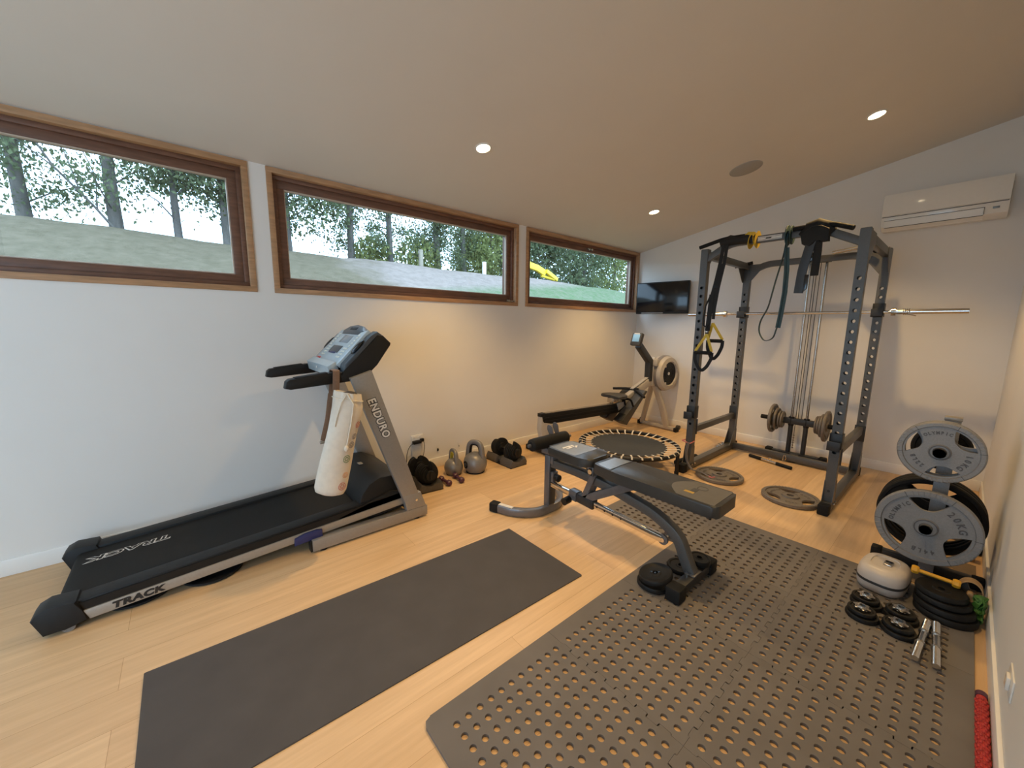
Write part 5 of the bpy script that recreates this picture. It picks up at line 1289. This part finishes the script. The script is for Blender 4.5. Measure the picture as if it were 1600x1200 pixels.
# ------------------------------------------------------------------ selector dumbbells on their cradles
def selector_dumbbell(loc, rz, lab_d, lab_c):
    c = thing('dumbbell_cradle', lab_c, 'dumbbell stand', loc, rz, group='grey dumbbell cradles')
    # long axis X, body tray
    for sx in (-1, 1):
        part('cradle_tray', MB().prism([(-0.105, 0.0), (0.105, 0.0), (0.112, 0.035), (0.085, 0.085), (0.062, 0.055), (0, 0.040), (-0.062, 0.055), (-0.085, 0.085), (-0.112, 0.035)], -0.085, 0.085, T(sx*0.115, 0, 0) @ Matrix(((0, 0, 1, 0), (1, 0, 0, 0), (0, 1, 0, 0), (0, 0, 0, 1))), 0.010), 'cradle', c)
    part('cradle_bridge', MB().box((0, 0, 0.028), (0.12, 0.15, 0.056), 0.012), 'cradle', c)
    part('base_pad', MB().box((0, 0, 0.004), (0.40, 0.215, 0.008), 0.003), 'black_matte', c)
    AX = 0.137
    d = thing('selector_dumbbell', lab_d, 'dumbbell', (loc[0], loc[1], AX), rz, group='adjustable dumbbells')
    XA = RY(PI/2)
    part('handle', MB().lathe([(0, -0.065), (0.016, -0.065), (0.0175, -0.03), (0.0185, 0), (0.0175, 0.03), (0.016, 0.065), (0, 0.065)], 20, XA), 'steel', d)
    for sx in (-1, 1):
        part('end_bracket', MB().cyl((sx*0.058, 0, 0), (sx*0.068, 0, 0), 0.050, 28), 'black', d)
        x = 0.070
        for k, (rr, th) in enumerate(((0.098, 0.022), (0.096, 0.020), (0.092, 0.018), (0.087, 0.016), (0.078, 0.014), (0.068, 0.012))):
            a, b = sx*x, sx*(x+th-0.003)
            lo, hi = min(a, b), max(a, b)
            # plates are open at the top like a horseshoe
            mb = MB(); N_ = 40; prof = []
            R = []
            for i in range(N_+1):
                an = math.radians(112)+math.radians(316)*i/N_
                cc, s_ = math.cos(an), math.sin(an); ri = 0.024
                R.append([Vector((x_, q*cc, q*s_)) for q, x_ in ((ri, lo), (rr-0.004, lo), (rr, lo+0.004), (rr, hi-0.004), (rr-0.004, hi), (ri, hi))])
            mb.rings(R); part('weight_disc', mb, 'black_matte', d)
            x += th
        part('selector_dial', MB().cyl((sx*(x-0.002), 0, 0), (sx*(x+0.018), 0, 0), 0.042, 24).box((sx*(x+0.020), 0, 0), (0.008, 0.02, 0.06), 0.003), 'black', d)
    return d
selector_dumbbell((0.300, -3.712, 0), -0.10, 'black adjustable dumbbell nearest the treadmill, below the wall socket', 'grey cradle under the adjustable dumbbell nearest the treadmill')
selector_dumbbell((0.315, -2.775, 0), 0.02, 'black adjustable dumbbell right of the kettlebells, against the window wall', 'grey cradle under the adjustable dumbbell right of the kettlebells')

# ------------------------------------------------------------------ kettlebells
def kettlebell(loc, rz, s, label, insert, badge):
    k = thing('kettlebell', label, 'kettlebell', loc, rz, group='silver grey kettlebells')
    part('bell', MB().lathe([(0, 0), (0.075*s, 0), (0.088*s, 0.012*s), (0.108*s, 0.055*s), (0.112*s, 0.090*s), (0.100*s, 0.135*s), (0.072*s, 0.168*s), (0.04*s, 0.180*s), (0, 0.182*s)], 36), 'kettle', k, smooth=60)
    part('foot_ring', MB().lathe([(0.06*s, 0), (0.088*s, 0), (0.090*s, 0.010*s), (0.06*s, 0.012*s)], 36, closed=True), 'black_matte' if badge else 'cradle', k)
    pts = fillet([(-0.082*s, 0, 0.125*s), (-0.060*s, 0, 0.285*s), (0.060*s, 0, 0.285*s), (0.082*s, 0, 0.125*s)], 0.055*s, 6)
    n = len(pts); sc = [(1.45-0.75*min(1, 2.2*min(i, n-1-i)/n*1.0), 1.0) for i in range(n)]
    h = part('handle', MB().sweep(pts, rrect(0.052*s, 0.034*s, 0.014*s, 3), up=(0, 1, 0), scale=[(0.85, 1.55-0.55*min(1, 3*min(i, n-1-i)/n)) for i in range(n)]), 'kettle', k, smooth=60)
    pts2 = fillet([(-0.060*s, 0, 0.150*s), (-0.045*s, 0, 0.262*s), (0.045*s, 0, 0.262*s), (0.060*s, 0, 0.150*s)], 0.04*s, 5)
    part('inner_grip', MB().sweep(pts2, rrect(0.012*s, 0.040*s, 0.004*s, 2), up=(0, 1, 0)), insert, h, label='yellow inner grip' if insert == 'yellow_kb' else 'black inner grip')
    if badge:
        mm = RZ(badge[0]) @ T(0.108*s, 0, 0.085*s) @ RY(PI/2)
        part('round_badge', MB().lathe([(0, 0.004), (0.034*s, 0.0), (0.036*s, -0.006), (0, -0.006)], 24, mm), 'black', k)
        part('badge_ring', MB().lathe([(0.012*s, 0.004), (0.018*s, 0.004), (0.018*s, 0.0055), (0.012*s, 0.0055)], 20, mm, closed=True), 'kettle', k)
    return k
kettlebell((0.26, -3.37, 0), -0.12, 0.80, 'smaller grey kettlebell with yellow inside its handle', 'yellow_kb', None)
kettlebell((0.335, -3.175, 0), 0.40, 1.02, 'larger grey kettlebell with a black round badge', 'black', (-2.0,))
# ------------------------------------------------------------------ small purple hand weights
def hand_weight(loc, rz, label):
    h = thing('hand_weight', label, 'dumbbell', loc, rz, group='small purple hand weights')
    part('grip', MB().lathe([(0, -0.05), (0.011, -0.05), (0.014, 0), (0.011, 0.05), (0, 0.05)], 16, RY(PI/2)), 'purple', h)
    for sx in (-1, 1): part('head', MB().lathe([(0, -0.024), (0.018, -0.024), (0.026, -0.014), (0.0275, 0), (0.026, 0.014), (0.018, 0.024), (0, 0.024)], 8, T(sx*0.060, 0, 0) @ RY(PI/2)), 'purple', h, smooth=20)
hand_weight((0.415, -3.555, 0.0265), 0.05, 'small purple hand weight partly hidden behind the left adjustable dumbbell')
hand_weight((0.428, -3.425, 0.0265), -0.10, 'small purple hand weight in front of the smaller kettlebell')

# ------------------------------------------------------------------ socket, adapter, pouch on the window wall
t = thing('wall_socket', 'white double power socket low on the window wall behind the treadmill', 'power socket', (0, -3.61, 0.325), world=True)
part('face_plate', MB().box2(0, 0.010, -3.672, -3.552, 0.288, 0.362, 0.004), 'white', t)
for yy in (-3.64, -3.585): part('rocker_switch', MB().box2(0.010, 0.014, yy-0.008, yy+0.008, 0.335, 0.352, 0.002), 'white_gloss', t)
t = thing('power_adapter', 'black plug-in power adapter with thin cables in the low wall socket', 'power adapter', (0.02, -3.61, 0.30), world=True)
part('adapter_body', MB().box2(0.0105, 0.052, -3.668, -3.585, 0.285, 0.315, 0.008), 'black', t)
part('plug_top', MB().box2(0.0105, 0.040, -3.590, -3.553, 0.295, 0.325, 0.006), 'black', t)
part('cable', MB().tube(fillet([(0.045, -3.665, 0.30), (0.055, -3.71, 0.285), (0.045, -3.735, 0.22), (0.03, -3.735, 0.10), (0.03, -3.72, 0.02)], 0.03, 4), 0.0028, 6), 'black', t)
part('cable', MB().tube(fillet([(0.035, -3.560, 0.305), (0.045, -3.553, 0.25), (0.035, -3.562, 0.17), (0.04, -3.59, 0.11), (0.03, -3.60, 0.02)], 0.03, 4), 0.0028, 6), 'black', t)
solo('wall_pouch', MB().box2(0.0, 0.022, -3.672, -3.578, 0.115, 0.280, 0.006).box2(0.0, 0.024, -3.676, -3.574, 0.270, 0.281, 0.003), 'film', 'pale translucent box on the wall under the socket', 'box')
solo('wall_hook', MB().prism([(0, 0.155), (0.012, 0.165), (0.012, 0.18), (0, 0.185)], -3.40, -3.385, YZ @ Matrix(((0, 0, 1, 0), (1, 0, 0, 0), (0, 1, 0, 0), (0, 0, 0, 1))) if False else Matrix(((1, 0, 0, 0), (0, 0, 1, 0), (0, 1, 0, 0), (0, 0, 0, 1)))), 'black', 'tiny dark nub on the window wall right of the power socket', 'hook')
t = thing('cable_clip', 'tiny white wire stub sticking out of the window wall above the small kettlebell', 'wire', (0, -3.155, 0.17), world=True)
part('wire', MB().tube([(0.0, -3.155, 0.20), (0.008, -3.155, 0.19), (0.010, -3.153, 0.172)], 0.002, 6), 'white', t)
part('wire_tip', MB().tube([(0.010, -3.153, 0.172), (0.010, -3.150, 0.160)], 0.003, 6), 'black', t)

# ------------------------------------------------------------------ television and air conditioner
pL, pR = Vector((0.133, -0.219, 1.796)), Vector((0.792, -0.101, 1.790))
cen = (pL+pR)/2; ang = math.atan2(pR.y-pL.y, pR.x-pL.x); TVW = 0.705
tv = thing('television', 'flat black television on a bracket in the far left corner', 'television', (cen.x, cen.y, 1.575), ang)
part('cabinet', MB().box((0, 0.026, 0.215), (TVW, 0.05, 0.43), 0.006), 'black', tv)
part('screen', MB().box((0, 0.0, 0.222), (TVW-0.022, 0.004, 0.385), 0.001), 'black_gloss', tv)
part('brand_strip', MB().box((-0.12, 0.0, 0.012), (0.30, 0.006, 0.010), 0.002), 'silver', tv)
part('wall_bracket', MB().box((0.05, 0.075, 0.24), (0.16, 0.05, 0.16), 0.004).box((0.05, 0.105, 0.24), (0.05, 0.03, 0.08), 0.003), 'rack_dark', tv)
ac = thing('air_conditioner', 'white wall-mounted air conditioner high on the far wall', 'air conditioner', (2.98, 0, 2.30), world=True)
prof = [(-0.005, 2.305), (-0.13, 2.298), (-0.185, 2.325), (-0.198, 2.38), (-0.20, 2.56), (-0.185, 2.600), (-0.005, 2.608)]
part('casing', MB().prism(prof, 2.600, 3.338, YZ, 0.008), 'white_gloss', ac)
part('front_panel', MB().prism([(-0.196, 2.415), (-0.206, 2.42), (-0.207, 2.56), (-0.192, 2.606), (-0.186, 2.60)], 2.602, 3.336, YZ, 0.003), 'white_gloss', ac)
part('panel_gap', MB().box2(2.606, 3.332, -0.2005, -0.190, 2.408, 2.413), 'rack_dark', ac)
part('louver', MB().prism([(-0.120, 2.2985), (-0.188, 2.3235), (-0.2005, 2.375), (-0.203, 2.374), (-0.191, 2.320), (-0.122, 2.2945)], 2.625, 3.21, YZ), 'white', ac)
part('louver_edge', MB().box2(2.622, 3.215, -0.2015, -0.196, 2.376, 2.379).box2(3.211, 3.214, -0.2015, -0.185, 2.325, 2.378), 'cradle', ac)
part('louver_edge', MB().box2(2.63, 3.21, -0.193, -0.186, 2.316, 2.320), 'cradle', ac)
part('display_window', MB().box2(3.255, 3.290, -0.2025, -0.196, 2.36, 2.375, 0.001), 'lcd', ac)
part('end_vent', MB().box2(3.3375, 3.340, -0.15, -0.03, 2.40, 2.56, 0.001), 'cradle', ac)

# ------------------------------------------------------------------ plate tree with its plates
PTX, PTY = 3.262, -2.092
PTR = thing('plate_tree', 'grey steel plate tree standing at the right wall', 'plate rack', (PTX, PTY, 0), world=True)
part('post', MB().box2(PTX-0.030, PTX+0.030, PTY-0.030, PTY+0.030, 0.02, 0.925, 0.003), 'plate_grey', PTR)
part('top_cap', MB().box2(PTX-0.033, PTX+0.033, PTY-0.034, PTY+0.034, 0.918, 0.936, 0.003), 'silver', PTR)
part('base_beam', MB().box2(PTX-0.025, PTX+0.025, -2.05, -1.50, 0.012, 0.06, 0.004), 'rack_dark', PTR)
for yy in (-2.03, -1.50):
    b = part('base_cross', MB().box2(3.03, 3.47, yy-0.025, yy+0.025, 0.012, 0.06, 0.004), 'rack_dark', PTR)
    for xx in (3.05, 3.455): part('rubber_foot', MB().box2(xx-0.025, xx+0.025, yy-0.032, yy+0.032, 0, 0.066, 0.008), 'black_matte', b)
PZ = (0.345, 0.765)
for z, ya, yb in ((PZ[0], -2.10, -2.30), (PZ[1], -2.10, -2.29), (0.33, -2.05, -1.84), (0.74, -2.05, -1.88)):
    g = part('plate_peg', MB().cyl((PTX-0.026, ya, z), (PTX-0.026, yb, z), 0.0235, 20), 'plate_grey', PTR)
    part('rubber_tip', MB().cyl((PTX-0.026, yb, z), (PTX-0.026, yb+(0.014 if yb < ya else -0.014), z), 0.0245, 20), 'black_matte', g)
px = PTX-0.026
plate('weight_plate', 'grey 20 kg grip plate facing the camera on the lower peg of the plate tree', 0.203, 0.040, 'plate_grey', (px, -2.245, PZ[0]), (PI/2, 0, 0), 'plates on the plate tree', texts=(('OLYMPIC', 152, .66, .027), ('20KG', 32, .64, .042), ('44LB', 272, .66, .032)), wrot=math.radians(92), wa=0.47, rA=0.44, rB=0.80, hub=0.22)
plate('weight_plate', 'grey 10 kg grip plate facing the camera on the top peg of the plate tree', 0.160, 0.032, 'plate_grey', (px, -2.245, PZ[1]), (PI/2, 0, 0), 'plates on the plate tree', texts=(('OLYMPIC', 100, .64, .021), ('10KG', 340, .63, .032), ('22LB', 220, .63, .027)), wrot=math.radians(40), wa=0.50, rA=0.46, rB=0.80, hub=0.24)
plate('weight_plate', 'grey grip plate directly behind the 10 kg plate on the top peg', 0.160, 0.032, 'plate_grey', (px, -2.205, PZ[1]), (PI/2, 0, 0), 'plates on the plate tree', wrot=math.radians(48), wa=0.50, rA=0.46, rB=0.80, hub=0.24)
def bumper(R_, th, y, z, label):
    t = thing('rubber_plate', label, 'weight plate', (px, y, z), group='black plates on the plate tree'); t.rotation_euler = (PI/2, 0, 0)
    part('plate_body', MB().lathe([(0.026, th/2), (0.07, th/2), (0.075, th*0.35), (R_*0.82, th*0.35), (R_*0.86, th/2), (R_-0.008, th/2), (R_, th*0.35), (R_, -th*0.35), (R_-0.008, -th/2), (0.026, -th/2)], 56, closed=True), 'black_matte', t)
    part('hub_ring', MB().lathe([(0.026, th/2+0.001), (0.045, th/2+0.001), (0.045, -th/2-0.001), (0.026, -th/2-0.001)], 28, closed=True), 'steel', t)
for yy, where in ((-1.995, 'closest to the post'), (-1.945, 'middle of three'), (-1.895, 'closest to the far wall')):
    plate('weight_plate', 'large black grip plate on the rear lower peg, %s' % where, 0.222, 0.045, 'black_matte', (px, yy, 0.33), (PI/2, 0, 0), 'black plates on the plate tree', wrot=math.radians(90), wa=0.62, rA=0.36, rB=0.84, hub=0.22, ridges=False, lmat='iron_black')
bumper(0.120, 0.045, -2.010, 0.74, 'smaller black rubber plate on the rear top peg of the plate tree')
# brown cardboard flat on the floor under the tree
t = thing('cardboard_sheet', 'brown cardboard sheet lying on the floor under the plate tree', 'cardboard', (3.31, -2.0, 0), world=True)
part('sheet', MB().prism([(3.10, -2.225), (3.455, -2.225), (3.455, -1.72), (3.20, -1.72), (3.12, -1.95)], 0.0, 0.005), 'card', t)
part('torn_edge', MB().prism([(3.29, -2.12), (3.34, -2.16), (3.345, -2.15), (3.30, -2.105)], 0.005, 0.0056).prism([(3.33, -1.98), (3.42, -2.04), (3.425, -2.03), (3.335, -1.968)], 0.005, 0.0056).prism([(3.35, -1.88), (3.45, -1.94), (3.45, -1.93), (3.36, -1.865)], 0.005, 0.0056), 'tan', t)
t = thing('card_box', 'small brown printed box on the floor behind the plate tree', 'box', (3.39, -1.68, 0), world=True)
part('box_body', MB().box2(3.33, 3.45, -1.66, -1.60, 0.0, 0.085, 0.003), 'tan', t)
part('printed_lines', MB().box2(3.34, 3.40, -1.662, -1.6595, 0.055, 0.063).box2(3.34, 3.40, -1.662, -1.6595, 0.038, 0.046).box2(3.34, 3.40, -1.662, -1.6595, 0.020, 0.028), 'print_black', t)

# ------------------------------------------------------------------ weights corner in front of the tree
FT = 0.0118
cs = thing('carry_case', 'rounded pale grey plastic case with a dark seam and metal handle latch on the foam', 'case', (3.118, -2.405, FT), rz=-0.10)
def superell(a, b, n=3.0, N=40):
    return [(a*abs(math.cos(t))**(2/n)*(1 if math.cos(t) >= 0 else -1), b*abs(math.sin(t))**(2/n)*(1 if math.sin(t) >= 0 else -1)) for t in [2*PI*i/N for i in range(N)]]
def shell(levels, a=0.100, b=0.140):
    return [[Vector((x, y, z)) for x, y in superell(a*k, b*k)] for k, z in levels]
part('lower_shell', MB().rings(shell([(0.86, 0), (0.95, 0.01), (0.985, 0.03), (1.0, 0.052)])), 'case', cs, smooth=60)
part('dark_seam', MB().rings(shell([(1.005, 0.050), (1.012, 0.053), (1.012, 0.061), (1.005, 0.064)])), 'rack_dark', cs, smooth=60)
up = part('upper_shell', MB().rings(shell([(1.0, 0.062), (0.995, 0.080), (0.95, 0.104), (0.86, 0.120), (0.70, 0.129), (0.55, 0.131), (0.53, 0.126), (0.3, 0.126)])), 'case', cs, smooth=60)
part('handle_latch', MB().box((0.012, 0.0, 0.130), (0.036, 0.056, 0.010), 0.004), 'steel', up)
part('latch_recess', MB().box((0.012, 0.014, 0.1345), (0.028, 0.022, 0.004), 0.003), 'black_gloss', up)
def corner_plate(R_, th, loc, label, group): return small_plate('small_weight_plate', R_, th, label, loc, (0, 0, rng.uniform(0, 6)), group)
def star_collar(loc, label):
    t = thing('star_collar', label, 'bar clip', loc, rng.uniform(0, 1), group='chrome star collars')
    poly = [(r*math.cos(2*PI*i/48), r*math.sin(2*PI*i/48)) for i in range(48) for r in [0.0290+0.0060*math.cos(6*2*PI*i/48)]]
    part('star_nut', MB().prism(poly, 0, 0.010, None, 0.002), 'steel', t)
    part('thread_ring', MB().lathe([(0.0115, 0.009), (0.017, 0.009), (0.0165, 0.016), (0.0115, 0.016)], 20, closed=True), 'chrome', t)
    part('bore', MB().cyl((0, 0, 0.010), (0, 0, 0.0105), 0.0115, 16), 'black_gloss', t)
for (x, y, where) in ((3.090, -2.812, 'near left little stack beside the case'), (3.088, -2.682, 'far left little stack beside the case'), (3.216, -2.812, 'near right little stack beside the case'), (3.214, -2.680, 'far right little stack beside the case')):
    corner_plate(0.063, 0.020, (x, y, FT), 'lower black iron plate of the %s' % where, 'small plates in four little stacks')
    corner_plate(0.054, 0.018, (x-0.004, y+0.004, FT+0.0215), 'upper, smaller black iron plate of the %s' % where, 'small plates in four little stacks')
    star_collar((x-0.004, y+0.004, FT+0.0415), 'chrome star collar lying on the %s' % where)
z = FT
for k, (R_, th, dx, dy, w) in enumerate(((0.110, 0.030, 0.005, -0.012, 'bottom'), (0.106, 0.028, -0.003, -0.006, 'second from bottom'), (0.098, 0.027, -0.010, 0.008, 'third from bottom'), (0.092, 0.026, -0.018, 0.016, 'top'))):
    small_plate('black_weight_plate', R_, th, 'large black plate, %s of the tall stack by the right wall' % w, (3.345+dx, -2.465+dy, z), (0, 0, k), 'tall stack of black plates'); z += th+0.0015
# yellow dumbbell resting on the stack
t = thing('yellow_hand_weight', 'slender yellow hand weight lying across the top of the black plate stack', 'dumbbell', (3.30, -2.375, z), world=True)
a, b = Vector((3.228, -2.382, z+0.022)), Vector((3.372, -2.385, z+0.020)); lp = lambda q: a+(b-a)*q
part('grip', MB().cyl(lp(0.1), lp(0.9), 0.0095, 14), 'yellow_soft', t)
for q in (0.0, 1.0):
    d_ = (b-a).normalized(); c_ = lp(q)
    part('head', MB().cyl(c_-d_*0.014, c_-d_*0.007, 0.018, 8, 0.0225).cyl(c_-d_*0.007, c_+d_*0.007, 0.0225, 8).cyl(c_+d_*0.007, c_+d_*0.014, 0.0225, 8, 0.018), 'yellow_soft', t, smooth=20)
# tan loop straps
t = thing('lifting_strap', 'tan suede strap loop with dark lining behind the black plate stack', 'wrist strap', (3.41, -2.33, FT), world=True)
part('loop', MB().sweep([(3.420+0.040*math.cos(u), -2.335+0.02*math.sin(u)*0.5, 0.118+0.048*math.sin(u)) for u in [PI*1.05-2.2*PI/2*i/14 for i in range(15)]], rrect(0.005, 0.055, 0.002, 1), up=(0, 1, 0)), 'tan', t)
part('lining', MB().prism(round_poly([(3.378, 0.06), (3.408, 0.05), (3.42, 0.12), (3.405, 0.155), (3.385, 0.14)], 0.012), -2.345, -2.325, XZ()), 'rack_dark', t)
part('tail', MB().prism(round_poly([(3.402, 0.082), (3.426, 0.086), (3.430, 0.128), (3.41, 0.128)], 0.006), -2.395, -2.365, XZ(), 0.004), 'tan', t)
part('base_roll', MB().cyl((3.385, -2.33, FT+0.022), (3.445, -2.33, FT+0.022), 0.022, 18), 'rack_dark', t)
# green band bundle
t = thing('green_band', 'crumpled bright green elastic band bundled against the right wall skirting', 'resistance band', (3.45, -2.42, FT), world=True)
mb = MB()
for k in range(11):
    pts = [Vector((3.452+0.016*math.sin(k*1.7+i*0.9), -2.42+0.03*math.cos(k*2.1+i*1.1), FT+0.01+0.018*i+0.006*math.sin(k+i))) for i in range(7)]
    mb.sweep([p for p in pts], rrect(0.024, 0.003, 0.001, 1), up=(1, 0.25*k-1, 0.2))
part('folded_band', mb, 'green', t)
part('band_knot', MB().sphere((3.452, -2.415, FT+0.115), 0.022, None, (1, 1.2, 0.7)), 'green', t)
# chrome dumbbell bars
def db_bar(a, b, label):
    a, b = Vector(a), Vector(b); d_ = (b-a).normalized(); lp = lambda q: a+(b-a)*q
    t = thing('dumbbell_bar', label, 'dumbbell bar', ((a.x+b.x)/2, (a.y+b.y)/2, FT), group='chrome dumbbell bars', world=True)
    part('grip', MB().cyl(lp(0.33), lp(0.62), 0.0135, 18), 'chrome', t)
    for q0, q1 in ((0, 0.33), (0.62, 1)):
        n = 26; L = (b-a).length*(q1-q0); prof = []
        for i in range(n+1): prof.append((0.0125+(0.0010 if i % 2 else -0.0008), L*i/n))
        prof = [(0, 0)]+prof+[(0, L)]
        ax = d_; h = Vector((0, 0, 1)); x = ax.cross(h).normalized(); y = ax.cross(x)
        mm = Matrix.Identity(4); o = lp(q0)
        for i in range(3): mm[i][0], mm[i][1], mm[i][2], mm[i][3] = x[i], y[i], ax[i], o[i]
        part('threaded_end', MB().lathe(prof, 18, mm), 'chrome', t)
    for q in (0.33, 0.62): part('stop_ring', MB().cyl(lp(q-0.012), lp(q+0.012), 0.0175, 18), 'steel', t)
db_bar((3.300, -2.640, FT+0.0185), (3.280, -2.985, FT+0.0185), 'chrome threaded dumbbell bar on the foam, the one nearer the small black stacks')
db_bar((3.328, -2.625, FT+0.0185), (3.341, -2.975, FT+0.0185), 'chrome threaded dumbbell bar on the foam, the one nearer the right wall')
# red textured roller along the right wall
t = thing('massage_roller', 'red textured roller stick lying along the skirting at the right wall', 'massage roller', (3.437, -3.28, 0), world=True)
RX0, RZ0 = 3.4610, 0.0205
part('roller_core', MB().cyl((RX0, -3.03, RZ0), (RX0, -3.62, RZ0), 0.0145, 20), 'foam_red', t)
mb = MB()
for i in range(30):
    for k in range(8):
        a = 2*PI*(k+0.5*(i % 2))/8; yy = -3.055-i*0.0185
        mb.box((0, 0, 0.0150), (0.008, 0.013, 0.006), 0.002, T(RX0, yy, RZ0) @ RY(a), 1)
part('raised_pads', mb, 'foam_red', t)
part('end_cap', MB().cyl((RX0, -3.005, RZ0), (RX0, -3.032, RZ0), 0.0165, 20), 'purple', t)
# socket and plug on the right wall
t = thing('wall_plug', 'white plug in a small socket low on the right wall', 'power socket', (W, -3.20, 0.26), world=True)
part('face_plate', MB().box2(W-0.005, W, -3.315, -3.195, 0.225, 0.300, 0.002), 'white', t)
part('plug_body', MB().box2(W-0.014, W-0.005, -3.275, -3.235, 0.240, 0.285, 0.003), 'white_gloss', t)
